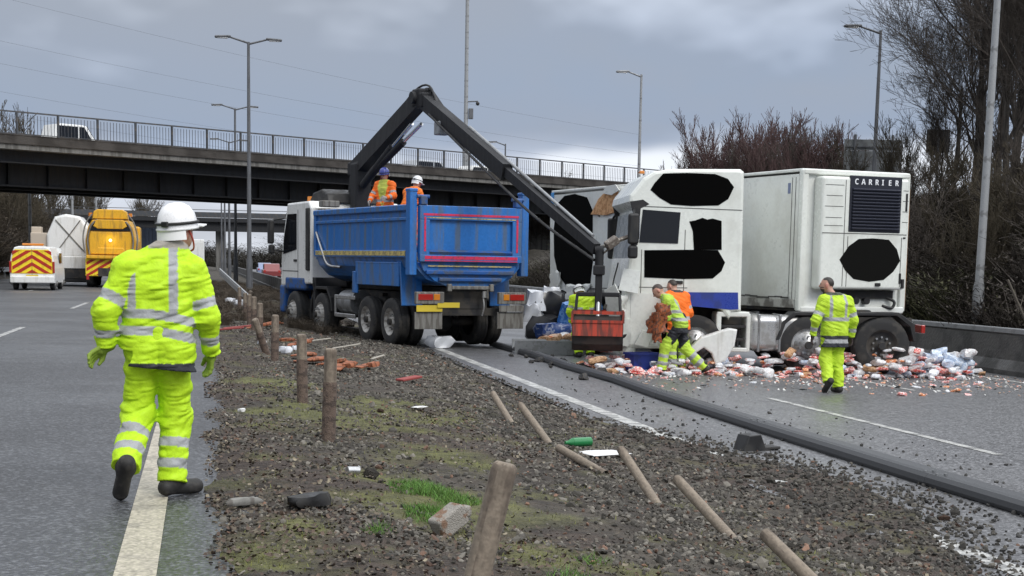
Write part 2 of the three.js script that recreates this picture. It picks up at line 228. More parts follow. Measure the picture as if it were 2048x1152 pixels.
{
  const R = rng(11), A = [[], [], []], lim = (z) => clamp(1.3 - (-z) / 34, .1, 1);
  for (let i = 0; i < 84000; i++) {
    const z = -(4.2 + 34 * Math.pow(R(), 2.1)), x = -.1 + R() * 6.6, s = spill(x, z), L = .02 + (fbm(1, 4, z * 1.3, 4) - .5) * .36;
    const over = x - s; if (x < L - .04 * R() || over > 0 && R() < 1 - Math.exp(-over * 4.5) + .08 + (z < -16.5 ? .6 : 0)) continue;
    const gr = fbm(x * .9, 8, z * .9, 3) + .25 * step(1.6, 3.6, x) - .2 * step(-.2, .6, -x + .9); if (x < 4.5 && R() > step(.36, .66, gr) + .14) continue;
    const m = mossAt(x, z); if (R() < m * .75) continue;
    const big = R() < .035 ? 1.8 : 1, sz = (.007 + .013 * R() * R() + .004 * R()) * big * (1 + (-z) * .012), y = Math.max(verge(x, z), x > RIGHT0 ? roadR(x) : -9) + sz * .25, t = .3 + R() * R() * 1.7, wet = x > 4.4 ? .6 : 1, red = R() < .06, c = [.128 * t * wet * (red ? 1.25 : 1), .117 * t * wet * (red ? .8 : 1), .099 * t * wet * (red ? .65 : 1)];
    A[i % 3].push([x, y, z, sz * (.8 + R() * .7), sz * (.5 + R() * .6), sz * (.8 + R() * .7), R() * 6, R() * 6, R() * 6, ...c]);
  }
  // stones thrown onto the wet lane round the fallen rail
  for (let i = 0; i < 800; i++) { const z = -(6.5 + 20 * R() * R()), x = 5.2 + Math.abs(R() + R() - 1) * 3.2, sz = .009 + .022 * R() * R(), t = .5 + R() * .6; A[i % 3].push([x, roadR(x) + sz * .4, z, sz * 1.3, sz * .8, sz, R() * 6, R() * 6, R() * 6, .06 * t, .058 * t, .055 * t]); }
  ['grey_gravel', 'brown_gravel', 'coarse_gravel'].forEach((n, i) => scatter(n, ['loose grey stones spread over the reservation', 'loose brownish stones mixed through the reservation', 'coarse stones strewn beside the fallen rail'][i], stone(30 + i), white1, A[i], 'gravel'));
  const L = [], leaf = new THREE.PlaneGeometry(1, .6, 2, 1); leaf.rotateX(-Math.PI / 2); { const p = leaf.attributes.position; for (let i = 0; i < p.count; i++) p.setY(i, Math.abs(p.getX(i)) * .35); leaf.computeVertexNormals(); }
  for (let i = 0; i < 16000; i++) { const z = -(4.5 + 26 * R() * R()), x = .0 + 4.4 * Math.pow(R(), 1.8); if (fbm(x * 1.1 + 5, 6, z * .9, 3) + .2 * (1 - step(0, 1.3, x)) < .42 + R() * .14) continue; const s = .011 + R() * .02, t = .5 + R() * .9; L.push([x, verge(x, z) + .012 + R() * .015, z, s, s, s * 1.2, (R() - .5) * 1.3, R() * 6, (R() - .5) * 1.3, ...(R() < .1 ? [.2 * t, .17 * t, .12 * t] : (R() < .5 ? [.09 * t, .072 * t, .05 * t] : [.075 * t, .05 * t, .036 * t]))]); }
  scatter('leaf_litter', 'brown dead leaves and bark scraps on the soil', leaf, plain([1, 1, 1], .8, 0, { side: THREE.DoubleSide }), L, 'leaves');
  // moss cushions and grass blades
  const B = [], blade = new THREE.BufferGeometry(); blade.setAttribute('position', new THREE.Float32BufferAttribute([-.06, 0, 0, .06, 0, 0, .04, .55, .12, -.04, .55, .12, 0, 1, .42], 3)); blade.setIndex([0, 1, 2, 0, 2, 3, 3, 2, 4]); blade.computeVertexNormals();
  for (let i = 0; i < 30000; i++) { const z = -(4.8 + 18 * Math.pow(R(), 1.5)), x = R() * 4, m = mossAt(x, z); if (R() > m * .9) continue; const s = .012 + R() * .022, t = .6 + R() * .7; B.push([x, verge(x, z) - .002, z, s * 1.6, s, s * 1.4, (R() - .5) * .9, R() * 6, (R() - .5) * .9, .165 * t, .175 * t, .045 * t]); }
  scatter('moss', 'low yellow green moss spreading over the soil', blade, plain([1, 1, 1], .8, 0, { side: THREE.DoubleSide }), B, 'moss');
  const D = []; for (let i = 0; i < 26000; i++) { const z = -(4.8 + 24 * Math.pow(R(), 1.7)), x = .15 + R() * 4.2; if (fbm(x * 1.4 + 9, 3, z * 1.4, 3) < .3 + R() * .35) continue; const s = .014 + R() * .035, t = .5 + R() * .9; D.push([x, verge(x, z) - .002, z, s * .5, s * .75, s * 1.3, (R() - .5) * 1.9, R() * 6.28, (R() - .5) * 1.9, ...(R() < .4 ? [.13 * t, .125 * t, .06 * t] : [.115 * t, .095 * t, .068 * t])]); }
  scatter('dead_grass', 'short dead grass and weed stalks matted over the reservation soil', blade, plain([1, 1, 1], .85, 0, { side: THREE.DoubleSide }), D, 'grass');
  const C = []; for (const [cx, cz, r, n] of [[1.42, -9.95, .23, 2300], [1.62, -9.6, .17, 1000], [1.36, -8.95, .19, 1300], [1.72, -6.9, .12, 260], [.95, -8.2, .1, 160], [2.0, -7.6, .1, 150]]) for (let i = 0; i < n; i++) { const a = R() * 6.28, q = r * Math.sqrt(R()) * (.7 + .6 * fbm(Math.cos(a) * 2, 1, Math.sin(a) * 2, 2)), s = (.02 + R() * .05) * (1.25 - q / r * .6), t = .5 + R() * .8; const x = cx + Math.cos(a) * q, z = cz + Math.sin(a) * q * 1.5; C.push([x, verge(x, z) - .005, z, s * .8, s * 1.15, s * 1.2, (R() - .5) * 1.6, R() * 6.28, (R() - .5) * 1.6, .085 * t + .03 * R(), .21 * t, .035 * t]); }
  scatter('grass_tuft', 'bright green weeds growing in the gravel beside the leaning post', blade, plain([1, 1, 1], .7, 0, { side: THREE.DoubleSide }), C, 'grass');
}
// ---------------------------------------------------------------- bridge over both roads
const shadeDarkSteel = mat({ c: [.014, .015, .018], d: [.035, .032, .028], kind: 'streak', lo: .55, hi: .9, amt: .6, r: [.6, .85], scale: 3 });  // near-black colour puts the underside shade into the girder steel
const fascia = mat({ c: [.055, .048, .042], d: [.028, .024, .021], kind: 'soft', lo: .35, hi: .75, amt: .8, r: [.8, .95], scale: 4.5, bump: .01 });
const railPaint = mat({ c: [.055, .06, .068], d: [.12, .1, .085], amt: .5, r: [.5, .75], scale: 1 });
const concrete = mat({ c: [.17, .165, .155], d: [.07, .068, .062], kind: 'streak', lo: .4, hi: .8, amt: .75, r: [.75, .95], scale: 3, bump: .008 });
{
  const b = thing('road_bridge', 'long dark steel road bridge with barred parapet crossing over both carriageways', 'bridge', [-9.79, 0, -80], .608);
  const S0 = -34, S1 = 64, L = S1 - S0, c = (S0 + S1) / 2;
  part('deck', [box(L, .32, 12, c, 6.98, -6.1)], concrete, b);
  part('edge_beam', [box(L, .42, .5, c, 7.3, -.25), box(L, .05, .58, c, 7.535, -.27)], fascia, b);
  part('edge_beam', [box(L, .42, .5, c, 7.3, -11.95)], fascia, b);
  part('outer_girder', [box(L, .62, .05, c, 6.53, -1.0), box(L, .06, .5, c, 6.2, -1.0)], shadeDarkSteel, b);
  for (const z of [-2.6, -6.2, -9.6]) part('girder', [box(L, 1.75, .06, c, 5.95, z), box(L, .08, .62, c, 5.1, z)], shadeDarkSteel, b);
  for (let s = S0 + 1; s < S1; s += 2.3) { const g = part('stiffener', box(.03, 1.66, .22, s, 5.95, -2.45), shadeDarkSteel, b); }
  const bars = [], pitch = .19; for (let k = 1; k < 12; k++) bars.push(box(.022, .98, .022, k * pitch, .53, 0));
  const barGeo = merge([...bars, box(2.3, .035, .04, 1.15, .06, 0)]), postGeo = merge([box(.09, 1.14, .11, 0, .57, 0), box(.2, .03, .22, 0, .015, 0)]);
  for (let s = S0 + .4; s < S1; s += 2.3) {
    const p = new THREE.Mesh(postGeo, railPaint); p.name = 'parapet_post'; p.position.set(s, 7.55, -.25); b.add(p);
    const q = new THREE.Mesh(barGeo, railPaint); q.name = 'bar_panel'; q.position.set(s, 7.56, -.25); q.userData.kind = 'stuff'; b.add(q);
  }
  part('top_rail', box(L, .07, .1, c, 8.7, -.25), railPaint, b);
  part('far_rail', [box(L, .07, .1, c, 8.6, -11.9), box(L, .05, .08, c, 8.1, -11.9)], railPaint, b);
  for (let s = S0 + .4; s < S1; s += 4.6) part('parapet_post', box(.09, 1.1, .11, s, 8.05, -11.9), railPaint, b);
  for (const s of [-18, 50]) part('abutment', box(6, 7.2, 11, s, 3.2, -6.1), concrete, b);
}
{
  const b = thing('far_bridge', 'low dark bridge far down the road seen beneath the road bridge', 'bridge', [0, 0, -205], 0);
  part('deck', box(120, .5, 9, 0, 6.6, -4.5), shadeDarkSteel, b); part('girder', box(120, 1.2, .2, 0, 5.7, -.6), shadeDarkSteel, b); part('parapet', [box(120, .08, .1, 0, 7.9, -.1), box(120, .7, .05, 0, 7.25, -.1)], railPaint, b);
  for (const x of [-26, 2.2, 26]) part('pier', box(1.1, 5.6, 4, x, 2.5, -4), concrete, b);
}
// ---------------------------------------------------------------- concrete barriers
const wetConcrete = mat({ c: [.085, .083, .08], d: [.045, .045, .044], kind: 'soft', lo: .35, hi: .75, amt: .8, r: [.45, .8], scale: 2.4, bump: .01 });
{
  const o = thing('edge_barrier', 'dark wet concrete barrier with a steel rail along the wooded bank', 'barrier', [16.05, roadR(16.05), 0]);
  const prof = [[-.28, -.05], [-.27, .1], [-.14, .3], [-.1, .8], [.1, .8], [.14, .3], [.27, .1], [.28, -.05]];
  for (let z = -14; z > -76; z -= 6) part('barrier_block', ext(prof, 5.97, .015, 0, 0, z - 3, 0, 0, 0), wetConcrete, o);
  for (let z = -14; z > -76; z -= 6) part('steel_rail', [rbox(.16, .11, 5.94, .02, -.02, .88, z - 3)], M.galv, o);
  const m = thing('median_barrier', 'stepped concrete barrier standing on the reservation beyond the tipper lorry', 'barrier', [4.15, -.33, 0]);
  for (let z = -50; z > -220; z -= 12) part('barrier_block', ext([[-.27, -.1], [-.25, .25], [-.17, .27], [-.12, .82], [.12, .82], [.17, .27], [.25, .25], [.27, -.1]], 11.95, .015, 0, 0, z - 6), wetConcrete, m);
  const l = thing('verge_guardrail', 'galvanised guard rail on posts along the bank beside the parked service vehicles', 'guardrail', [-12.5, 0, 0]);
  part('beam', [box(.05, .1, 190, 0, .68, -115), box(.05, .1, 190, 0, .5, -115), box(.025, .1, 190, -.03, .59, -115)], M.galv, l);
  for (let z = -30; z > -150; z -= 4) part('post', box(.08, .75, .1, -.08, .33, z), M.galv, l);
}
// ---------------------------------------------------------------- lamp columns, mast, signs, wires
const pole = mat({ c: [.12, .125, .135], d: [.06, .06, .062], kind: 'streak', amt: .6, r: [.5, .7], metal: .2, scale: 1.5 });
const galvanised = mat({ c: [.3, .31, .32], d: [.14, .14, .14], kind: 'blotch', amt: .7, r: [.55, .75], metal: .15, scale: 1.2 });
function lampHead(o, x, y, dir, m) { part('arm', rod([0, y - .25, 0], [x * .72, y - .02, 0], .05, .04, 8), m, o); const h = part('lantern', [rbox(.75, .11, .26, .05, x * .72 + dir * .36, y, 0, 0, 0, -dir * .05)], m, o); part('lens', rbox(.5, .03, .2, .012, x * .72 + dir * .38, y - .065, 0), M.clearLens, h); }
{
  const labels = ['tall twin armed lamp column in front of the bridge beside the tipper cab', 'twin armed lamp column rising just behind the bridge parapet', 'third twin armed lamp column in the line beyond the bridge', 'fourth twin armed lamp column in the line beyond the bridge', 'fifth twin armed lamp column in the line, seen under the bridge'];
  [[2.15, -73.4, 11.9], [2.15, -104.5, 11.8], [2.15, -130, 11.5], [2.15, -157, 11.6], [2.15, -185, 11.6]].forEach(([x, z, h], i) => {
    const o = thing('street_lamp', labels[i], 'street lamp', [x, -.15, z], 0, 'twin armed lamps along the reservation');
    part('column', [lathe([[.0, 0], [.16, 0], [.15, 1.6], [.11, 1.75], [.065, h - .1], [0, h - .1]], 12)], pole, o); lampHead(o, -1.15, h + .1, -1, pole); lampHead(o, 1.15, h + .05, 1, pole);
  });
  const one = (label, x, z, top, lean, m, r, base, arm = -1.25) => { const o = thing('street_lamp', label, 'street lamp', [x, base, z], 0, 'single armed lamps along the wooded bank'); o.rotation.z = lean; const h = top - base; part('column', lathe([[0, 0], [r, 0], [r * .95, 1.7], [r * .72, 1.85], [r * .45, h], [0, h]], 12), m, o); if (arm) lampHead(o, arm, h + .12, Math.sign(arm), m); };
  one('stout pale lamp column standing close behind the edge barrier', 17.1, -31.2, 11.8, -.012, galvanised, .13, -.55);
  one('grey lamp column with a single lantern arm above the road sign back', 27.8, -60, 11.45, -.004, pole, .13, 3.6);
  one('pale lamp column with a short arm above the bridge end', 23.9, -82, 12.05, 0, galvanised, .14, 2.6, -1.0);
  one('galvanised lamp column standing beyond the bridge parapet, far behind the crane arm', 24.2, -122, 11.2, 0, pole, .13, 2, -1.0);
  const o = thing('camera_mast', 'very tall slim mast with a camera box, rising from the far edge of the bridge', 'mast', [19.7, 7.1, -115]);
  part('mast', lathe([[0, 0], [.24, 0], [.23, 4.5], [.16, 4.7], [.12, 17], [0, 17]], 14), galvanised, o); part('bracket', rod([.1, 6.6, 0], [.9, 6.65, .1], .05), pole, o); const c = part('camera_box', rbox(.34, .8, .3, .04, .36, 5.7, .1), pole, o); part('camera_dome', at(new THREE.SphereGeometry(.15, 12, 8), .88, 6.48, .1), M.black, c);
  // bare columns on the slip road under the bridge, left
  [[-9.3, -96, 'bare grey pole beneath the bridge beside the bramble bank'], [-8.6, -118, 'slim bare pole behind the white sweeper body'], [-8.0, -135, 'slim bare pole standing behind the yellow tanker']].forEach(([x, z, l]) => { const q = solo('grey_pole', l, 'pole', [rod([0, 0, 0], [0, 9, 0], .11, .08), cyl(.2, .2, .1, 10, 0, .05, 0)], galvanised, [x - 1, 0, z], 0, 'bare poles under the bridge'); });
  const s = thing('road_sign', 'back of a large grey slatted road sign among the bare trees', 'road sign', [28, 3.6, -60.6], -.18);
  for (let k = 0; k < 4; k++) part('sign_plank', rbox(2.5, .46, .05, .01, 0, 1.75 + k * .475, 0), mat({ c: [.15, .16, .165], d: [.08, .08, .082], amt: .6, r: [.5, .7], scale: 1.4 }), s);
  for (const x of [-.8, .8]) part('sign_post', rod([x, -1, .09], [x, 3.6, .09], .06), pole, s); for (const y of [1.9, 3.1]) part('sign_rail', box(2.3, .06, .05, 0, y, .055), pole, s);
  const s2 = thing('square_sign', 'small dark square sign back beside the large slatted road sign', 'road sign', [29.9, 4, -58.5], -.3); part('sign_plate', rbox(.95, .95, .03, .01, 0, 2.85, 0), M.black, s2); part('sign_post', rod([0, -1, .06], [0, 3.2, .06], .05), pole, s2);
  [[-70, 42, 90, 25], [-70, 38, 90, 22.5], [-70, 33, 90, 19.5], [-70, 29, 90, 17], [-70, 25, 90, 15], [-70, 50, 90, 29]].forEach(([x0, y0, x1, y1]) => { const p = []; for (let k = 0; k <= 12; k++) { const t = k / 12; p.push([lerp(x0, x1, t), lerp(y0, y1, t) - 9 * t * (1 - t), -250 - 60 * t]); } solo('power_line', 'thin overhead power cable crossing the sky above the bridge', 'cable', tube(p, .016, 4, 24), pole, [0, 0, 0], 0, 'overhead power cables'); });
}
// ---------------------------------------------------------------- wheels
const tyreProfile = (R, w) => [[R * .58, -w / 2], [R * .8, -w / 2 - .006], [R * .95, -w / 2 + .012], [R, -w / 2 + .05], [R, -w * .2], [R * .975, -w * .19], [R * .975, -w * .15], [R, -w * .14], [R, w * .14], [R * .975, w * .15], [R * .975, w * .19], [R, w * .2], [R, w / 2 - .05], [R * .95, w / 2 - .012], [R * .8, w / 2 + .006], [R * .58, w / 2]];
const rimWhite = mat({ c: [.42, .41, .39], d: [.16, .14, .12], kind: 'blotch', lo: .35, hi: .7, amt: .7, r: [.5, .7], scale: .6 });
// axis along local X, face side +1/-1; front rims stand out, drive rims are dished
function wheel(parent, x, y, z, side, R = .52, w = .32, dished = false, rimM = rimWhite) {
  const o = new THREE.Group(); o.name = 'wheel'; o.position.set(x, y, z); parent.add(o);
  part('tyre', lathe(tyreProfile(R, w), 36, 0, 0, 0, 0, 0, Math.PI / 2), M.rubber, o);
  const d = dished ? -.09 : .05, e = side * w / 2;
  const prof = [[.0, d + .05], [R * .17, d + .05], [R * .2, d], [R * .42, d], [R * .5, -.06], [R * .56, -.01], [R * .6, .0], [R * .6, -.06]].map(([a, b]) => [a, b]);
  const g = lathe(prof, 30, 0, 0, 0, 0, 0, -side * Math.PI / 2); g.translate(e, 0, 0);
  const rim = part('rim', g, rimM, o), nuts = [];
  for (let k = 0; k < 10; k++) { const a = k / 10 * 6.283; nuts.push(cyl(.018, .022, .05, 6, e + side * (d + .02), Math.cos(a) * R * .31, Math.sin(a) * R * .31, 0, 0, Math.PI / 2)); }
  part('wheel_nuts', nuts, M.steel, o).userData.kind = 'stuff';
  part('hub_cap', cyl(R * .13, R * .15, .09, 14, e + side * (d + .07), 0, 0, 0, 0, side * -Math.PI / 2), M.chassis, o);
  return o;
}
// ---------------------------------------------------------------- blue tipper lorry with a grab crane
const blue = mat({ c: rgb(38, 108, 182), d: rgb(84, 96, 104), kind: 'streak', lo: .42, hi: .85, amt: .75, r: [.32, .6], scale: 2.4, coat: .3, grain: .08 });
const blueDark = mat({ c: rgb(28, 82, 150), d: rgb(78, 84, 88), kind: 'blotch', lo: .35, hi: .75, amt: .75, r: [.45, .7], scale: 1.3, grain: .12 });
const craneSteel = mat({ c: [.008, .0085, .011], d: [.022, .022, .025], kind: 'streak', lo: .5, hi: .85, amt: .6, r: [.6, .85], scale: 1.6 });
const chrome = plain([.75, .76, .78], .15, 1);
const tapeRed = mat({ c: rgb(205, 45, 85), d: rgb(110, 60, 80), kind: 'blotch', amt: .6, r: [.4, .6], scale: .5 }), tapeSand = mat({ c: rgb(196, 178, 110), d: rgb(110, 105, 90), kind: 'blotch', lo: .4, hi: .7, amt: .7, r: [.4, .6], scale: .6 });
const flapGrey = mat({ c: [.2, .195, .18], d: [.1, .09, .08], kind: 'streak', amt: .8, lo: .35, hi: .7, r: [.7, .9], scale: .8 });
{
  const T = thing('tipper_lorry', 'blue bodied tipper lorry with white cab and a black grab crane reaching over its tailgate', 'lorry', [5.6, -.33, -31.9], .28);
  const w = 1.33, Lb = 5.95;
  // half-pipe body: wall sheets as a closed extrusion (outer, then inner outline)
  const out = [[-w, 2.93], [-w, 1.98], [-w + .1, 1.72], [-w + .34, 1.48], [-.6, 1.34], [.6, 1.34], [w - .34, 1.48], [w - .1, 1.72], [w, 1.98], [w, 2.93]], inn = out.map(([x, y]) => [x * .955, y < 2.9 ? y + .05 : y]).reverse();
  part('tipper_body', ext([...out, ...inn], Lb - .12, 0, 0, 0, -Lb / 2 - .03), blue, T);
  part('body_floor', box(1.15, .04, Lb - .2, 0, 1.42, -Lb / 2), blueDark, T);
  for (const s of [-1, 1]) {
    part('top_rail', rbox(.12, .13, Lb - .2, .025, s * (w + .015), 2.97, -Lb / 2 - .05), blue, T);
    part('side_rib', rbox(.05, .07, Lb - .25, .015, s * (w + .02), 2.74, -Lb / 2 - .05), blue, T);
    part('lower_rail', rbox(.07, .16, Lb - .3, .02, s * (w + .02), 2.0, -Lb / 2 - .05), blue, T);
    part('sand_stripe', box(.006, .1, Lb - .5, s * (w + .059), 2.01, -Lb / 2 - .05), tapeSand, T);
    part('corner_post', [rbox(.17, 1.75, .22, .02, s * (w - .0), 2.43, -.12), rbox(.19, .07, .25, .02, s * w, 3.33, -.12)], blue, T);
    part('front_post', rbox(.1, 1.0, .14, .02, s * w, 2.45, -Lb + .1), blue, T);
  }
  part('headboard', rbox(2.6, 1.2, .07, .02, 0, 2.45, -Lb + .02), blue, T);
  // tailgate: bowed lower edge, raised frame round a sunken panel
  const tg = [[-w + .12, 3.0], [-w + .12, 1.95], [-w + .24, 1.66], [-w + .5, 1.44], [-.55, 1.33], [.55, 1.33], [w - .5, 1.44], [w - .24, 1.66], [w - .12, 1.95], [w - .12, 3.0]];
  const gate = part('tailgate', ext(tg, .06, .01, 0, 0, -.05), blue, T);
  const fr = (x0, y0, x1, y1, d, z, r = .015) => rbox(x1 - x0, y1 - y0, d, r, (x0 + x1) / 2, (y0 + y1) / 2, z);
  part('gate_frame', [fr(-1.21, 2.72, 1.21, 3.02, .1, .01), fr(-1.21, 1.98, -.98, 2.72, .1, .01), fr(.98, 1.98, 1.21, 2.72, .1, .01), fr(-1.21, 1.84, 1.21, 1.99, .12, .015)], blue, gate);
  part('gate_ledge', [box(1.96, .1, .09, 0, 2.03, .02, .5, 0, 0)], blueDark, gate);
  part('lower_fold', [rbox(2.1, .1, .1, .03, 0, 1.62, .01), rbox(1.5, .09, .09, .03, 0, 1.47, .01)], blueDark, gate);
  part('red_stripe', [box(2.26, .045, .004, 0, 2.83, .064), box(.045, .72, .004, -1.095, 2.42, .064), box(.045, .72, .004, 1.095, 2.42, .064), box(2.2, .07, .004, 0, 1.93, .078), box(2.2, .02, .004, 0, 1.865, .078)], tapeRed, gate);
  part('pale_stripe', [box(2.1, .02, .004, 0, 2.765, .064), box(2.0, .025, .004, 0, 1.755, .016)], tapeSand, gate);
  for (const s of [-1, 1]) part('gate_hinge', [rbox(.16, .2, .16, .03, s * 1.12, 3.12, 0), cyl(.04, .04, .28, 10, s * 1.12, 3.2, 0, 0, 0, Math.PI / 2)], blueDark, gate);
  part('gate_latch', [rbox(.9, .08, .06, .02, 0, 1.3, .03), rbox(.1, .16, .08, .02, -.5, 1.3, .03), rbox(.1, .16, .08, .02, .5, 1.3, .03)], flapGrey, gate);
  const load = new THREE.SphereGeometry(1, 24, 12, 0, 6.283, 0, 1.4); { const p = load.attributes.position; for (let i = 0; i < p.count; i++) { const q = .85 + .3 * fbm(p.getX(i) * 3, p.getY(i) * 3, p.getZ(i) * 3, 3); p.setXYZ(i, p.getX(i) * 1.15 * q, p.getY(i) * .55 * q, p.getZ(i) * 2.6 * q); } load.computeVertexNormals(); load.translate(0, 1.5, -3); }
  solo('load_heap', 'heap of dark waste lying inside the blue tipper body', 'waste heap', [load], soil, [5.6, -.33, -31.9], .28);
  // chassis, guards, rear end
  for (const s of [-1, 1]) part('chassis_rail', box(.09, .3, 8.3, s * .43, 1.0, -4.5), M.chassis, T);
  part('sub_frame', [box(.9, .12, 5.6, 0, 1.24, -3), box(1.4, .35, 1.2, 0, .8, -5), box(1.2, .5, .8, 0, .85, -3.8)], M.chassis, T);
  for (const s of [-1, 1]) {
    const arch = []; for (let k = 0; k <= 10; k++) { const a = Math.PI * k / 10; arch.push([-2.03 - Math.cos(a) * 1.42, .95 + Math.min(.42, Math.sin(a) * .62)]); }
    part('mudguard', [rbox(.05, .52, 2.5, .02, s * 1.3, 1.56, -2.05), rbox(.5, .95, .06, .02, s * 1.06, 1.36, -.72, -.12), rbox(.5, .05, 2.5, .02, s * 1.08, 1.8, -2.05), rbox(.05, .5, .3, .02, s * 1.3, 1.35, -3.35)], blue, T);
    part('mudflap', rbox(.64, .36, .03, .01, s * .98, .6, .02), flapGrey, T);
    part('mudflap', rbox(.55, .5, .03, .01, s * 1.0, .62, -6.45), M.black, T);
    const lamp = part('rear_lamp', rbox(.66, .26, .1, .02, s * .98, 1.08, .06), flapGrey, T);
    part('red_lens', rbox(.34, .13, .02, .006, s * 1.09, 1.1, .115), M.redLens, lamp); part('amber_lens', rbox(.14, .13, .02, .006, s * .83, 1.1, .115), M.amberLens, lamp);
    part('marker_board', [rbox(.6, .14, .02, .005, s * .98, .86, .07)], s < 0 ? M.yellowPlate : flapGrey, T);
    part('side_step', [rbox(.05, .1, 1.3, .02, s * 1.22, .98, -4.2), rbox(.05, .1, 1.3, .02, s * 1.22, .55, -4.2), rbox(.05, .5, .08, .02, s * 1.22, .75, -4.82)], M.alu, T);
    part('tank', cyl(.3, .3, .9, 18, s * .95, .85, -4.25, Math.PI / 2, 0, 0), M.steel, T);
    part('front_mudguard', [ext([[-.75, .62], [-.66, .95], [-.4, 1.2], [.4, 1.2], [.66, .95], [.75, .62], [.68, .62], [.6, .9], [.36, 1.13], [-.36, 1.13], [-.6, .9], [-.68, .62]].map(([a, b]) => [a, b]), .36, .01, s * 1.07, 0, -5.75, 0, Math.PI / 2, 0)], M.black, T);
  }
  part('number_plate', rbox(.52, .11, .02, .005, -.55, .93, .1), M.yellowPlate, T);
  part('rear_beam', [box(2.0, .16, .12, 0, .78, -.25), box(1.0, .4, .25, 0, 1.05, -.3)], M.chassis, T);
  part('air_hose', [tube([[.3, 1.2, .0], [.32, .9, .05], [.3, .7, 0]], .02), cyl(.05, .05, .14, 10, .33, 1.16, .03)], M.alu, T);
  for (const [z, d] of [[-1.4, 1], [-2.77, 1], [-5.75, 0], [-7.75, 0]]) for (const s of [-1, 1]) {
    wheel(T, s * (d ? 1.13 : 1.1), .52, z, s, .52, d ? .3 : .34, !!d); if (d) { const t = part('inner_tyre', lathe(tyreProfile(.52, .28), 28, s * .78, .52, z, 0, 0, Math.PI / 2), M.rubber, T); }
  }
  for (const z of [-1.4, -2.77, -5.75, -7.75]) part('axle', [cyl(.09, .09, 1.9, 10, 0, .52, z, 0, 0, Math.PI / 2), at(new THREE.SphereGeometry(.24, 12, 8), 0, .52, z)], M.chassis, T);
  part('grab_pipe', tube([[-1.34, 2.65, -5.95], [-1.38, 2.1, -5.35], [-1.38, 1.75, -4.95], [-1.3, 1.68, -4.3]], .03, 8), M.alu, T);
  // cab, nose to local -Z
  const side = [[6.55, 1.25], [6.55, 3.12], [6.75, 3.3], [8.35, 3.28], [8.62, 2.6], [8.82, 1.95], [8.86, 1.15]];
  const cab = part('cab', ext(side.map(([a, b]) => [a, b]), 2.42, .05, 0, 0, 0, 0, Math.PI / 2, 0), M.white, T);
  part('windscreen', bar([0, 2.0, -8.85], [0, 3.05, -8.48], 2.1, .03), M.glass, cab);
  for (const s of [-1, 1]) {
    const win = part('side_window', ext([[7.62, 2.1], [7.62, 3.0], [8.3, 3.0], [8.58, 2.35], [8.62, 1.98]], .02, 0, s * 1.215, 0, 0, 0, Math.PI / 2, 0), M.glass, cab);
    part('door_seam', [box(.008, 1.9, .02, s * 1.212, 2.15, -7.52), box(.008, .02, 1.2, s * 1.212, 1.55, -8.1)], M.black, cab);
    part('door_handle', rbox(.03, .06, .2, .01, s * 1.225, 1.82, -7.7), M.black, cab);
    part('rear_stack', rbox(.12, 1.55, .22, .03, s * 1.2, 2.35, -6.75), M.black, cab);
    const mir = part('mirror', [rbox(.14, .62, .22, .05, s * 1.52, 2.55, -8.75), rbox(.14, .24, .2, .05, s * 1.5, 2.1, -8.75)], M.black, cab); part('mirror_arm', [rod([s * 1.2, 2.9, -8.6], [s * 1.5, 2.85, -8.75], .02), rod([s * 1.2, 2.05, -8.65], [s * 1.5, 2.1, -8.75], .02)], M.black, mir);
    part('wheel_arch', rbox(.3, .34, 1.5, .08, s * 1.08, 1.24, -7.75), blueDark, cab);
  }
  part('bumper', rbox(2.45, .72, .35, .06, 0, .82, -8.75), blueDark, T);
  for (const s of [-1, 1]) part('headlamp', rbox(.4, .18, .05, .02, s * .9, .95, -8.93), M.clearLens, T);
  part('roof_deflector', [ext([[6.6, 3.28], [6.7, 3.5], [7.1, 3.62], [7.7, 3.55], [8.0, 3.3]], 1.5, .05, 0, 0, 0, 0, Math.PI / 2, 0)], M.black, cab);
  part('sun_visor', bar([0, 3.12, -8.5], [0, 3.0, -8.78], 2.2, .03), M.black, cab);
  for (const s of [-.7, .7]) part('beacon', [cyl(.08, .09, .16, 14, s, 3.38, -8.0)], M.amberLens, cab);
  // crane
  part('crane_base', [rbox(.9, .55, .6, .05, 0, 1.55, -6.22), rbox(.62, 1.0, .45, .04, 0, 2.2, -6.22)], craneSteel, T);
  part('outrigger', [box(2.5, .22, .24, 0, 1.3, -6.22), box(.14, .8, .14, -1.18, .9, -6.22), box(.14, .8, .14, 1.18, .9, -6.22)], craneSteel, T);
  part('control_box', [rbox(.5, .42, .3, .03, -.85, 2.9, -6.25), rbox(.46, .16, .28, .03, -.85, 3.22, -6.25), rbox(.4, .5, .25, .03, -1.0, 2.35, -6.25)], flapGrey, T);
  part('crane_column', [rbox(.42, 1.9, .42, .05, 0, 3.3, -6.3), rbox(.34, .34, .7, .05, 0, 4.12, -6.45), bar([0, 3.95, -6.85], [0, 3.3, -7.0], .12, .12)], craneSteel, T);
  const B = [-.06, 4.08, -6.5], E = [.3, 5.6, -3.32], K = [.12, 3.82, -.97], P = [-.12, 2.12, -5.47 * -1];
  const boom = part('main_boom', [bar(B, E, .25, .42), rbox(.34, .42, .42, .06, ...E), cyl(.14, .14, .52, 16, E[0], E[1], E[2], 0, 0, Math.PI / 2)], craneSteel, T);
  part('boom_ram', [rod([-.05, 3.7, -6.0], [.13, 4.55, -4.6], .1, .1, 14)], craneSteel, boom); part('ram_piston', rod([.13, 4.55, -4.6], [.24, 5.05, -3.7], .05, .05, 12), chrome, boom);
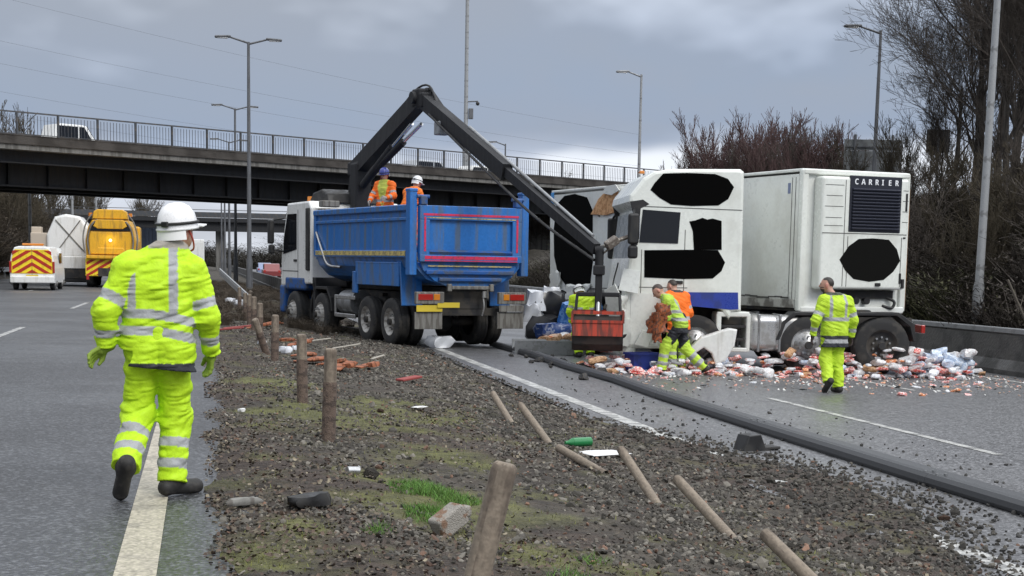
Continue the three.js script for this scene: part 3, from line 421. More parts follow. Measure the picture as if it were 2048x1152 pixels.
  part('elbow_ram', [rod([-.0, 3.95, -5.6], [.2, 4.65, -4.1], .085, .085, 14)], craneSteel, boom); part('elbow_piston', rod([.2, 4.65, -4.1], [.26, 5.0, -3.2], .045, .045, 12), chrome, boom);
  part('boom_hose', [tube([[.1, 4.2, -6.4], [.2, 5.0, -5.0], [.4, 5.75, -3.6], [.42, 5.8, -3.1], [.36, 5.3, -2.4]], .03, 6), tube([[.0, 4.2, -6.4], [.1, 4.95, -5.0], [.3, 5.85, -3.5], [.36, 5.85, -3.0], [.3, 5.2, -2.3]], .025, 6)], M.black, boom);
  const t1 = (t) => [lerp(E[0], P[0], t), lerp(E[1], P[1], t), lerp(E[2], P[2], t)];
  const jib = part('jib_arm', [bar(t1(-.01), t1(.55), .22, .34), rbox(.3, .34, .42, .05, ...t1(.02))], craneSteel, T);
  part('jib_knuckle', [bar([E[0] + .2, E[1] + .1, E[2] + .05], [E[0] + .2, E[1] - .75, E[2] + 1.3], .06, .26)], craneSteel, jib);
  part('jib_bracket', [rbox(.3, .3, .3, .03, t1(.15)[0], t1(.15)[1] - .26, t1(.15)[2])], M.galv, jib);
  part('jib_extension', [bar(t1(.5), t1(1), .13, .2)], craneSteel, jib); part('extension_ram', [rod([t1(.3)[0] + .1, t1(.3)[1] + .2, t1(.3)[2]], [t1(.97)[0] + .06, t1(.97)[1] + .14, t1(.97)[2]], .035, .03, 10)], M.galv, jib);
  part('jib_hose', [tube([[t1(.1)[0] - .16, t1(.1)[1] - .1, t1(.1)[2]], [t1(.4)[0] - .17, t1(.4)[1] - .2, t1(.4)[2]], [t1(.75)[0] - .13, t1(.75)[1] - .3, t1(.75)[2]], [t1(1)[0] - .1, t1(1)[1] - .2, t1(1)[2] + .1]], .028, 6)], M.black, jib);
  // clamshell grab hanging from the jib tip
  const g = new THREE.Group(); g.name = 'grab'; g.position.set(P[0] + .05, 0, P[2] + .02); g.rotation.y = -.54; g.scale.set(.82, 1, .8); T.add(g);
  const grabRed = mat({ c: rgb(176, 62, 42), d: rgb(60, 52, 48), kind: 'streak', lo: .35, hi: .75, amt: .75, r: [.5, .75], scale: 1.1 });
  part('rotator', [cyl(.1, .1, .3, 14, 0, 1.95, 0), rbox(.26, .18, .26, .03, 0, 1.74, 0), rbox(.16, .8, .16, .03, 0, 1.35, 0), cyl(.09, .09, .2, 10, 0, 2.1, 0, 0, 0, Math.PI / 2)], craneSteel, g);
  part('grab_crossbar', [rbox(.95, .08, .1, .02, 0, 1.3, 0), bar([-.47, 1.3, 0], [-.5, .95, .18], .05, .05), bar([.47, 1.3, 0], [.5, .95, .18], .05, .05), bar([-.47, 1.3, 0], [-.5, .95, -.18], .05, .05), bar([.47, 1.3, 0], [.5, .95, -.18], .05, .05)], craneSteel, g);
  part('grab_ram', [rod([0, 1.2, 0], [0, .85, .25], .05), rod([0, 1.2, 0], [0, .85, -.25], .05)], M.steel, g);
  for (const s of [1, -1]) {
    const sh = [[.02, .97], [.46, .95], [.5, .7], [.4, .42], [.16, .3], [0, .28]];
    const q = part('grab_jaw', [ext(sh.map(([a, b]) => [a * s, b]), .05, .01, -.54, 0, 0, 0, -Math.PI / 2, 0), ext(sh.map(([a, b]) => [a * s, b]), .05, .01, .54, 0, 0, 0, -Math.PI / 2, 0), bar([0, .92, s * .47], [0, .7, s * .5], 1.04, .03), bar([0, .7, s * .5], [0, .42, s * .4], 1.04, .03), bar([0, .42, s * .4], [0, .29, s * .08], 1.04, .03)], mat({ c: [.06, .045, .04], d: [.03, .03, .03], amt: .7, r: [.5, .8], scale: 1 }), g);
    part('red_jaw_frame', [box(1.16, .06, .06, 0, .98, s * .5), box(1.16, .05, .05, 0, .82, s * .525), box(.05, .2, .05, -.56, .9, s * .52), box(.05, .2, .05, .56, .9, s * .52), box(1.1, .24, .02, 0, .68, s * .53, -s * .1)], grabRed, q);
  }
}
// ---------------------------------------------------------------- jackknifed articulated lorry: tractor across the lanes, trailer running away from us
const lorryWhite = mat({ c: [.74, .765, .72], d: [.56, .57, .52], kind: 'soft', lo: .5, hi: .9, amt: .5, r: [.25, .45], scale: 2.6, coat: .5, grain: .03 });
const panelWhite = mat({ c: [.71, .73, .70], d: [.55, .55, .5], kind: 'soft', lo: .45, hi: .9, amt: .5, r: [.3, .5], scale: 3.2, coat: .25, grain: .04 });
const seam = plain([.09, .09, .085], .8), blackoutFill = plain([.0015, .0015, .0015], .95, 0, { specularIntensity: .15 }), skirtBlue = mat({ c: rgb(38, 58, 150), d: rgb(30, 40, 90), amt: .5, r: [.3, .5], scale: 1, coat: .4 });  // near-black fill is for added shapes that cover unseen livery
function packet2(seed, sx, sy, sz, crush) { const g = new THREE.BoxGeometry(1, 1, 1, 5, 5, 5), p = g.attributes.position; for (let i = 0; i < p.count; i++) { const x = p.getX(i), y = p.getY(i), z = p.getZ(i), k = 1 + (fbm(x * 2.6 + seed, y * 2.6, z * 2.6 + seed * 2, 3) - .5) * 2 * crush; p.setXYZ(i, x * sx * k, y * sy * k, z * sz * k); } g.computeVertexNormals(); return g; }
const flat = (pts, z, t = .006) => ext(pts, t, 0, 0, 0, z);
{
  const T = thing('tractor_unit', 'white lorry tractor unit with added black cover shapes on its side, skewed across the wet lanes', 'lorry', [7.8, -.45, -28.14], -.14);
  const prof = [[.03, .42], [-.02, .9], [0, 1.55], [.1, 2.3], [.2, 2.98], [.04, 3.12], [.06, 3.24], [.3, 3.55], [.5, 3.68], [.85, 3.73], [2.1, 3.75], [2.17, 3.7], [2.2, 1.15], [2.02, 1.12], [1.98, .98], [1.82, 1.16], [1.6, 1.27], [1.35, 1.3], [1.05, 1.25], [.85, 1.1], [.74, .85], [.7, .42]];
  const cab = part('cab', ext(prof, 2.5, .06), lorryWhite, T);
  part('windscreen', bar([.04, 1.62, 0], [.17, 2.92, 0], .03, 2.2), mat({ c: [.34, .37, .38], d: [.16, .18, .19], kind: 'blotch', kind2: 'grain', lo: .4, hi: .7, amt: .7, r: [.3, .5], scale: 1.4, grain: .25 }), cab).userData.label = 'windscreen coloured pale for reflected sky';  // pale glass colour paints in the sky reflection
  part('grille', [rbox(.06, .9, 1.7, .02, -.01, 1.05, 0)], M.black, cab);
  for (let k = 0; k < 5; k++) part('grille_slat', rbox(.04, .06, 1.66, .015, -.05, .72 + k * .16, 0), lorryWhite, cab);
  part('bumper', rbox(.3, .5, 2.46, .08, .1, .52, 0), lorryWhite, cab);
  for (const s of [-1, 1]) {
    part('headlamp', rbox(.1, .3, .42, .04, .0, .78, s * .98), M.clearLens, cab);
    part('side_window', flat([[.25, 2.38], [.3, 2.98], [1.0, 2.94], [.97, 2.37]], s * 1.255, .012), M.glass, cab);
    part('pillar_trim', flat([[.08, 2.2], [.12, 2.9], [.06, 3.12], [.3, 3.16], [.42, 3.08], [.26, 3.0], [.22, 2.34]], s * 1.253, .008), M.black, cab);
    part('panel_seam', [box(.012, 1.35, .006, 1.1, 1.95, s * 1.252), box(.012, .9, .006, .3, 1.8, s * 1.252), box(1.9, .014, .006, 1.2, 3.02, s * 1.252, 0, 0, -.02), box(.9, .012, .006, .72, 1.56, s * 1.252)], seam, cab);
    part('door_handle', rbox(.2, .06, .03, .01, .98, 1.66, s * 1.262), M.black, cab);
    const mir = part('mirror', [rbox(.2, .56, .14, .05, .1, 2.62, s * 1.5), rbox(.18, .24, .14, .05, .1, 2.2, s * 1.48)], M.black, cab); part('mirror_glass', rbox(.012, .42, .1, .004, .208, 2.64, s * 1.5), chrome, mir); part('mirror_arm', [rod([.15, 3.0, s * 1.22], [.1, 2.88, s * 1.5], .025), rod([.15, 2.25, s * 1.22], [.1, 2.32, s * 1.5], .025)], M.black, mir);
    part('skirt', flat([[1.16, 1.23], [1.16, 1.48], [2.12, 1.49], [2.14, 1.18], [2.0, 1.17]], s * 1.256, .01), skirtBlue, cab);
    part('step_panel', flat([[.12, .5], [.12, 1.45], [.62, 1.45], [.62, .95], [.58, .5]], s * 1.254, .01), panelWhite, cab);
    const tank = part('fuel_tank', [rbox(.62, .68, .6, .14, 2.66, .74, s * .92), rbox(.58, .68, .6, .14, 3.16 - .05, .74, s * .92)], M.alu, T); part('tank_strap', [rbox(.05, .71, .62, .02, 2.55, .74, s * .92), rbox(.05, .71, .62, .02, 2.95, .74, s * .92)], M.steel, tank);
    const st = part('step_box', [rbox(.62, .1, .5, .03, 2.06, 1.08, s * .97), rbox(.1, .72, .5, .03, 1.79, .74, s * .97), rbox(.08, .72, .5, .03, 2.35, .74, s * .97), rbox(.62, .08, .5, .02, 2.06, .42, s * .97)], panelWhite, T); part('foot_step', [box(.46, .05, .4, 2.06, .62, s * 1.0), box(.46, .05, .4, 2.06, .86, s * 1.0)], M.black, st);
    part('rear_guard', [ext([[2.88, .62], [2.98, .95], [3.2, 1.14], [5.2, 1.16], [5.5, .95], [5.56, .62], [5.5, .62], [5.42, .9], [5.16, 1.1], [3.24, 1.08], [3.05, .92], [2.95, .62]], .5, .01, 0, 0, s * .98)], M.black, T);
    part('tail_lamp', rbox(.08, .16, .4, .02, 5.72, .85, s * .9), M.redLens, T);
  }
  part('roof_blackout', flat([[.43, 3.34], [.5, 3.46], [.66, 3.64], [1.1, 3.66], [1.62, 3.65], [1.86, 3.57], [1.98, 3.42], [1.88, 3.2], [1.7, 3.08], [1.2, 3.06], [.82, 3.08], [.6, 3.2]], 1.254), blackoutFill, cab).userData.label = 'solid black cover shape added on the roof fairing';  // added black cover over the fairing livery, not a real print
  part('cabin_blackout', flat([[1.17, 2.78], [1.28, 2.8], [1.41, 2.85], [1.5, 2.82], [1.6, 2.84], [1.77, 2.8], [1.79, 2.27], [1.27, 2.26], [1.24, 2.6]], 1.254), blackoutFill, cab).userData.label = 'small black cover shape added behind the side window';  // added black cover, no such mark on the cab itself
  part('door_blackout', flat([[.35, 2.24], [1.2, 2.262], [1.72, 2.262], [1.86, 2.04], [1.8, 1.88], [1.64, 1.74], [1.1, 1.72], [.36, 1.74]], 1.2545), blackoutFill, cab).userData.label = 'long black cover shape added across the door';  // black shape added to blank out the door livery
  part('broken_mirror', [bar([.1, 2.5, 1.3], [-.25, 2.38, 1.55], .05, .06), rbox(.26, .16, .14, .03, -.3, 2.36, 1.56, .3, .4, .5), rod([-.2, 2.36, 1.52], [-.5, 2.12, 1.5], .025, .015, 8), rod([-.42, 2.3, 1.6], [-.62, 2.24, 1.5], .03)], mat({ c: [.12, .1, .085], d: [.3, .28, .25], kind: 'blotch', amt: .8, r: [.5, .7], scale: .3 }), cab);
  part('dangling_panel', [ext([[0, 0], [.1, .55], [.34, .62], [.4, .3], [.24, -.05]], .03, .006, -.3, .95, 1.24, .25, -.5, .35), ext([[0, 0], [-.1, .4], [.2, .5], [.36, .1]], .025, .005, -.12, 1.5, 1.29, -.2, -.3, -.5), ext([[0, 0], [.05, .3], [.3, .34], [.26, .02]], .03, .005, .2, .5, 1.33, .1, .2, -.3)], panelWhite, cab);
  part('torn_bracket', [bar([-.1, 1.2, 1.15], [-.42, .82, 1.3], .04, .06), bar([-.2, 1.5, 1.2], [-.38, 1.15, 1.32], .03, .05), bar([.1, .7, 1.26], [-.3, .5, 1.38], .04, .05)], M.chassis, cab);
  part('hanging_cable', [tube([[-.1, 2.0, 1.0], [-.2, 1.5, 1.1], [-.05, 1.1, 1.15], [-.15, .8, 1.1]], .014, 5), tube([[-.08, 1.6, 1.2], [-.22, 1.3, 1.22], [-.1, .95, 1.2], [-.18, .7, 1.24]], .012, 5), tube([[-.05, 1.4, .8], [-.25, 1.05, 1.0], [-.12, .75, 1.15]], .016, 5)], M.black, cab);
  part('crumpled_corner', [packet2(3, .3, .5, .5, .5).translate(-.02, .72, 1.05), packet2(5, .22, .4, .42, .6).translate(-.06, 1.18, 1.06)], panelWhite, cab);
  part('broken_lamp', [rbox(.16, .3, .3, .04, -.1, .62, 1.16, .2, .3, .4), packet2(8, .18, .22, .24, .6).translate(-.14, .95, 1.1)], M.clearLens, cab);
  part('roof_marker', rbox(.1, .06, .2, .02, .35, 3.69, .6), M.amberLens, cab);
  for (const s of [-1, 1]) part('chassis_rail', box(5.2, .28, .09, 3.1, .9, s * .42), M.chassis, T);
  part('engine_block', rbox(1.4, .8, 1.2, .08, 1.3, .9, 0), M.chassis, T); part('cross_member', [box(.4, .3, .9, 3.0, .85, 0), box(.3, .3, .9, 5.4, .85, 0)], M.chassis, T); part('fifth_wheel', [rbox(1.0, .12, .95, .04, 4.4, 1.12, 0)], M.chassis, T);
  const chromeRim = mat({ c: [.33, .33, .33], d: [.12, .11, .1], kind: 'blotch', amt: .6, r: [.3, .5], metal: .6, scale: .5 });
  const W = new THREE.Group();
  for (const [x, dual] of [[1.35, 0], [3.47, 0], [4.9, 1]]) for (const s of [-1, 1]) { const h = new THREE.Group(); wheel(T, 0, 0, 0, s, .53, .34, !!dual, dual ? M.chassis : chromeRim); const o = T.children[T.children.length - 1]; o.position.set(x, .53, s * 1.07); o.rotation.y = -Math.PI / 2; }
}
{
  const L = 11.3, hw = 1.225, y0 = 1.17, y1 = 3.84, T = thing('box_trailer', 'white refrigerated box trailer with torn side and dark cooling grille facing the workers', 'trailer', [12.27, -.48, -27.25], .2045);
  // left wall: a bulged, torn sheet with a hole where the insulation shows
  const wall = [], hole = [[-7.1, 3.62], [-7.4, 3.3], [-8.0, 3.22], [-8.5, 3.12], [-8.85, 3.28], [-8.5, 3.5], [-8.1, 3.72], [-7.6, 3.76]];
  const sh = new THREE.Shape([[-.1, y0 + .12], [-.1, y1 - .08], [-6.9, y1 - .08], [-L, y1 - .1], [-L - .05, 3.2], [-L + .02, 1.75], [-L + .5, 1.4], [-10, 1.24], [-9, 1.3], [-7, y0 + .1]].map(([a, b]) => new THREE.Vector2(a, b)));
  sh.holes.push(new THREE.Path(hole.map(([a, b]) => new THREE.Vector2(a, b))));
  const wg = new THREE.ExtrudeGeometry(sh, { depth: .03, bevelEnabled: false }); at(wg, -hw, 0, 0, 0, -Math.PI / 2, 0); wg.translate(.03, 0, 0);
  part('side_wall', wg, panelWhite, T);
  const foam = mat({ c: rgb(232, 184, 136), d: rgb(196, 138, 92), kind: 'blotch', lo: .35, hi: .7, amt: .8, r: [.9, 1], scale: .6, bump: .04 });
  part('torn_insulation', [ext([[-7.05, 3.7], [-7.35, 3.26], [-8.1, 3.16], [-8.9, 3.2], [-8.5, 3.56], [-8.0, 3.78]], .07, .01, -hw - .015, 0, 0, 0, -Math.PI / 2, .0)], foam, T);
  part('torn_flap', [ext([[-7.3, 3.72], [-7.7, 3.62], [-8.2, 3.68], [-8.0, 3.84], [-7.5, 3.86]], .015, 0, -hw - .1, 0, 0, 0, -Math.PI / 2, .0)], panelWhite, T);
  part('torn_edge', [packet2(11, .08, .5, .9, .8).translate(-hw - .03, 3.5, -7.0), packet2(12, .06, .5, .5, .9).translate(-hw - .05, 1.5, -10.9), packet2(14, .06, .3, 1.2, .9).translate(-hw - .04, 1.32, -9.6)], panelWhite, T);
  part('roof', rbox(2.45, .06, L, .02, 0, y1 - .01, -L / 2), panelWhite, T);
  part('right_wall', box(.06, y1 - y0 - .1, L - .1, hw - .03, (y0 + y1) / 2, -L / 2), panelWhite, T);
  part('rear_frame', [box(2.35, .12, .1, 0, y1 - .12, -L + .05), box(.1, 2.5, .1, hw - .08, 2.5, -L + .05)], panelWhite, T);
  part('blue_corner', [rbox(.05, .6, .12, .01, -hw - .012, 3.5, -L + .1)], plain(rgb(70, 140, 200), .5), T);
  part('floor', box(2.4, .16, L - .1, 0, y0 + .08, -L / 2), M.chassis, T);
  part('side_rail', [rbox(.05, .17, L - 1.4, .015, -hw - .004, y0 + .14, -L / 2 + .6)], mat({ c: [.5, .5, .47], d: [.1, .09, .08], kind: 'soft', lo: .35, hi: .7, amt: .8, r: [.5, .7], scale: 1.2 }), T);
  part('rail_grime', (() => { const r = rng(5), g = []; for (let k = 0; k < 40; k++) g.push(box(.006, .02 + r() * .02, .2 + r() * .1, -hw - .031, y0 + .25 + Math.sin(k * 1.3) * .015, -.4 - k * .22)); return g; })(), seam, T).userData.kind = 'stuff';
  part('frame_seam', [box(.006, 2.3, .012, -hw - .003, 2.55, -.32), box(.006, 2.3, .012, -hw - .003, 2.55, -.2)], seam, T);
  part('wall_label', box(.004, .2, .09, -hw - .003, 3.5, -.42), plain(rgb(110, 120, 150), .6), T);
  part('wall_blackout', (() => { const s = ext([[-8.93, 1.46], [-8.8, 2.1], [-8.88, 3.3], [-9.2, 3.62], [-9.9, 3.73], [-10.5, 3.7], [-10.95, 3.5], [-11.1, 2.9], [-11.05, 2.2], [-10.8, 1.75], [-10.3, 1.45], [-9.7, 1.33]], .006, 0, 0, 0, 0, 0, -Math.PI / 2, 0); s.translate(-hw - .005, 0, 0); return s; })(), blackoutFill, T).userData.label = 'tall black cover oval added near the torn end of the trailer side';  // black oval added to hide the trailer livery, not a print
  // front face with cooling unit
  part('front_wall', box(2.45, y1 - y0 - .06, .08, 0, (y0 + y1) / 2, -.05), panelWhite, T);
  for (const s of [-1, 1]) part('corner_post', rbox(.14, y1 - y0, .12, .03, s * (hw - .05), (y0 + y1) / 2, 0), lorryWhite, T);
  part('rust_edge', box(.012, 2.3, .03, hw + .022, 2.4, .03), mat({ c: rgb(150, 105, 60), d: rgb(90, 70, 50), kind: 'streak', amt: .8, r: [.8, .9], scale: 1 }), T);
  part('top_rail', rbox(2.45, .1, .13, .03, 0, y1 - .04, .01), lorryWhite, T);
  const U = part('cooling_unit', [rbox(2.0, 2.12, .3, .06, .06, 2.66, .12)], lorryWhite, T);
  part('grille_frame', rbox(1.2, 1.06, .05, .015, .27, 3.22, .26), plain([.012, .014, .024], .45), U);
  for (let k = 0; k < 13; k++) part('grille_slat', rbox(1.1, .035, .05, .008, .275, 2.76 + k * .061, .3, .5), plain([.02, .023, .038], .4), U);
  part('unit_seam', [box(.012, 2.0, .006, -.42, 2.66, .272), box(.012, .95, .006, -.33, 2.13, .272), box(.012, .95, .006, .92, 2.13, .272), box(1.95, .014, .006, .06, 2.66, .272), ...[3.56, 3.36, 3.16, 2.95, 2.8].map((y, k) => box(.42 - (k % 2) * .06, .01, .006, -.67, y, .272)), ...[3.5, 3.3, 3.1, 2.9].map((y) => box(.13, .01, .006, .98, y, .272))], seam, U);
  part('vent_slot', [rbox(.045, .34, .02, .01, 1.0, 3.28, .275), rbox(.06, .03, .02, .008, .98, 2.6, .275), rbox(.05, .2, .02, .01, .92, 1.82, .275)], M.black, U);
  part('unit_blackout', flat([[-.5, 2.16], [-.3, 2.42], [-.08, 2.56], [.25, 2.58], [.62, 2.56], [.82, 2.38], [.91, 2.16], [.76, 1.95], [.54, 1.79], [.2, 1.75], [-.16, 1.8], [-.36, 1.96]], .273), plain([.006, .006, .0055], .95, 0, { specularIntensity: .2 }), U).userData.label = 'dark eight sided cover shape added on the cooling unit';  // dark shape added to blank out the unit's marking
  part('latch', [rbox(.12, .06, .04, .01, .4, 1.7, .28), rbox(.06, .18, .05, .01, .98, 1.72, .28)], M.black, U);
  part('lower_recess', box(1.6, .16, .05, .15, 1.5, .02), M.black, T);
  part('coupling', [rbox(.2, .14, .1, .03, -.3, 1.38, .05), cyl(.07, .07, .1, 12, .05, 1.38, .06, Math.PI / 2, 0, 0), cyl(.07, .07, .1, 12, .3, 1.38, .06, Math.PI / 2, 0, 0), tube([[.8, 1.45, .03], [.95, 1.36, .1], [.9, 1.25, .1], [.7, 1.28, .06]], .03)], M.black, T);
  part('front_skirt', rbox(2.4, .13, .12, .03, 0, y0 + .03, .02), panelWhite, T);
  const txt = await new FontLoader().loadAsync('fonts/droid/droid_sans_bold.typeface.json'), letters = [];
  'CARRIER'.split('').forEach((c, i) => letters.push(at(new TextGeometry(c, { font: txt, size: .105, depth: .006, curveSegments: 4 }), -.24 + i * .155, 3.585, .286)));
  part('lettering', letters, plain([.8, .82, .85], .5), U);
  // running gear at the far end
  for (const z of [-7.4, -8.7, -10.0]) for (const s of [-1, 1]) wheel(T, s * 1.0, .5, z, s, .5, .38, true);
  for (const s of [-1, 1]) part('chassis_beam', box(.12, .35, 9.4, s * .5, .98, -6), M.chassis, T);
}
// ---------------------------------------------------------------- service vehicles on the left road, cars on the bridge
function chevrons(o, x0, x1, y0, y1, z, pitch, yellow, red, name = 'red_chevron', clipTop) {   // inverted-V bands between two heights, each its own piece
  const cx = (x0 + x1) / 2, hw = (x1 - x0) / 2;
  for (let y = y0 - hw * .62; y < y1; y += pitch * 2) for (const s of [-1, 1]) {
    const pts = []; const f = (x, b) => clamp(b + (hw - Math.abs(x)) * .62, y0, y1);
    for (let k = 0; k <= 10; k++) pts.push([cx + s * hw * k / 10, f(hw * k / 10, y)]); for (let k = 10; k >= 0; k--) pts.push([cx + s * hw * k / 10, f(hw * k / 10, y + pitch)]);
    let a = 0; for (let k = 0; k < pts.length; k++) { const p = pts[k], q = pts[(k + 1) % pts.length]; a += p[0] * q[1] - q[0] * p[1]; } if (Math.abs(a) < .01) continue;
    const clean2 = pts.filter((p, i) => !i || Math.hypot(p[0] - pts[i - 1][0], p[1] - pts[i - 1][1]) > 1e-4);
    part(name, ext(clean2, .005, 0, 0, 0, z), red, o);
  }
}
const chevY = mat({ c: rgb(245, 215, 40), d: rgb(180, 150, 40), kind: 'blotch', amt: .4, r: [.4, .6], scale: 1 }), chevR = mat({ c: rgb(180, 40, 25), d: rgb(110, 40, 25), kind: 'blotch', amt: .4, r: [.4, .6], scale: 1 });
const tankYellow = mat({ c: rgb(222, 168, 34), d: rgb(140, 104, 44), kind: 'streak', lo: .5, hi: .9, amt: .6, r: [.3, .5], scale: 2, coat: .15 });
{
  const v = thing('white_van', 'small white van with yellow and red chevrons across its back doors', 'van', [-7.3, 0, -68.5], -.02);
  const back = [[-.93, .32], [-.95, .95], [-.88, 1.5], [-.74, 1.84], [-.55, 1.9], [.55, 1.9], [.74, 1.84], [.88, 1.5], [.95, .95], [.93, .32]];
  const body = part('body', [ext(back, 3.2, .06, 0, 0, -1.6), ext([[3.1, .35], [3.1, 1.86], [3.5, 1.72], [3.9, 1.1], [4.3, .95], [4.35, .35]], 1.8, .08, 0, 0, 0, 0, Math.PI / 2, 0)], M.white, v);
  part('rear_panel', ext([[-.86, .72], [-.84, 1.4], [-.7, 1.76], [.7, 1.76], [.84, 1.4], [.86, .72]], .02, .004, 0, 0, .01), chevY, v);
  chevrons(v, -.82, .82, .74, 1.72, .024, .16, chevY, chevR);
  part('rear_bumper', rbox(1.84, .3, .16, .05, 0, .46, .04), M.whiteDirty, v);
  for (const s of [-1, 1]) { part('tail_lamp', rbox(.1, .5, .06, .02, s * .9, 1.0, .02), M.redLens, v); part('side_window', box(.01, .45, .9, s * .94, 1.4, -2.3), M.glass, v); for (const z of [-.7, -3.4]) { wheel(v, s * .78, .31, z, s, .31, .2); } }
  part('door_seam', box(.012, 1.3, .006, 0, 1.15, .03), seam, v);
  part('roof_beacon', [rbox(.9, .1, .25, .03, 0, 1.98, -.5)], M.amberLens, v);
  part('number_plate', box(.5, .1, .01, 0, .62, .035), M.yellowPlate, v);
}
{
  const s = thing('road_sweeper', 'white road sweeper with a tall rounded hopper parked beside the yellow tanker', 'lorry', [-6.55, 0, -79], .0);
  const hop = part('hopper', ext([[-1.15, 1.45], [-1.15, 2.55], [-.75, 3.45], [-.2, 3.6], [.45, 3.5], [.95, 2.9], [1.2, 2.1], [1.15, 1.45]], 3.2, .12, 0, 0, -1.6), M.white, s);
  part('hopper_rib', [bar([-.7, 3.3, .01], [.7, 1.7, .01], .06, .05), bar([.5, 3.3, .01], [-.6, 1.8, .01], .05, .05)], flapGrey, hop);
  part('lower_box', [rbox(2.3, .7, 3.4, .06, 0, 1.15, -1.6)], M.whiteDirty, s);
  part('side_bin', [rbox(.9, 1.1, 1.2, .05, -1.5, 2.1, -.8), rbox(.5, .5, .8, .05, -1.7, 2.7, -1)], plain([.5, .43, .35], .7), s);
  part('cab', [rbox(2.2, 1.6, 1.7, .1, 0, 1.9, -4.4)], M.white, s); part('cab_window', box(2.0, .7, .02, 0, 2.2, -5.26), M.glass, s); part('chassis', box(1.6, .5, 5, 0, .65, -2.4), M.chassis, s); part('suction_head', rbox(1.9, .5, .5, .08, 0, .45, -.2), M.black, s);
  for (const q of [-1, 1]) for (const z of [-.9, -4.2]) wheel(s, q * .95, .45, z, q, .45, .28);
}
{
  const t = thing('yellow_tanker', 'yellow vacuum tanker lorry with a domed back door and striped lower panel', 'lorry', [-4.45, 0, -76.5], .0);
  const hood = [[-1.16, 1.4], [-1.2, 2.3], [-1.06, 2.95], [-.86, 3.3], [.86, 3.3], [1.06, 2.95], [1.2, 2.3], [1.16, 1.4]];
  part('tank', [ext(hood, 5, .08, 0, 0, -2.6)], tankYellow, t);
  part('back_door', [ext([[-.98, 1.62], [-1.04, 2.3], [-.95, 2.72], [.95, 2.72], [1.04, 2.3], [.98, 1.62]], .1, .04, 0, 0, -.06), ext([[-.78, 1.62], [-.6, 1.95], [.6, 1.95], [.78, 1.62]], .1, .04, 0, 0, .0)], tankYellow, t);
  part('door_frame', [tube([[-1.0, 1.6, .02], [-1.08, 2.3, .02], [-.92, 2.98, .02], [-.72, 3.22, .02]], .045), tube([[1.0, 1.6, .02], [1.08, 2.3, .02], [.92, 2.98, .02], [.72, 3.22, .02]], .045)], flapGrey, t);
  part('dark_window', ext([[-.98, 2.76], [-.8, 3.1], [.8, 3.1], [.98, 2.76]], .04, .01, 0, 0, -.05), M.glass, t);
  part('top_hatch', [ext([[-.85, 3.34], [-.78, 3.7], [-.6, 3.8], [.6, 3.8], [.78, 3.7], [.85, 3.34]], .9, .04, 0, 0, -.5), ext([[-.8, 2.98], [-.62, 3.3], [.62, 3.3], [.8, 2.98], [.6, 2.86], [-.6, 2.86]], .2, .03, 0, 0, .02)], tankYellow, t);
  part('hand_rail', [tube([[-1.22, 1.7, .1], [-1.28, 2.5, .1], [-1.1, 3.2, .05], [-.85, 3.55, 0]], .035), tube([[1.22, 1.7, .1], [1.28, 2.5, .1], [1.1, 3.2, .05], [.85, 3.55, 0]], .035)], flapGrey, t);
  part('lower_panel', rbox(2.4, .85, .12, .03, 0, .98, .02), chevY, t); chevrons(t, -1.15, 1.15, .6, 1.36, .084, .15, chevY, chevR);
  part('shelf', rbox(2.3, .16, .5, .04, 0, 1.48, .1), tankYellow, t);
  const lamp = new THREE.Mesh(new THREE.SphereGeometry(.08, 14, 10), new THREE.MeshStandardMaterial({ color: 0xffd080, emissive: new THREE.Color(1, .8, .35), emissiveIntensity: 2 })); lamp.name = 'lit_work_lamp'; lamp.position.set(0, 2.3, .06); t.add(lamp);
  const pl = new THREE.PointLight(new THREE.Color(1, .9, .65), .2); pl.position.set(0, 2.3, .2); pl.castShadow = true; pl.name = 'work_lamp_light'; t.add(pl);
  for (const s of [-1, 1]) { part('tail_lamp', rbox(.14, .3, .05, .02, s * 1.1, .52, .06), M.redLens, t); part('roof_beacon', cyl(.09, .1, .16, 12, s * .95, 3.55, -.3), M.amberLens, t); for (const z of [-1.1, -2.4, -6.2]) wheel(t, s * 1.05, .5, z, s, .5, .34, z > -5); part('side_locker', rbox(.5, .8, 3.6, .05, s * .95, 1.1, -2.6), tankYellow, t); }
  part('cab', [rbox(2.4, 2.2, 1.9, .12, 0, 2.0, -6.2)], tankYellow, t); part('chassis', box(1.2, .4, 7, 0, .75, -3.4), M.chassis, t);
}
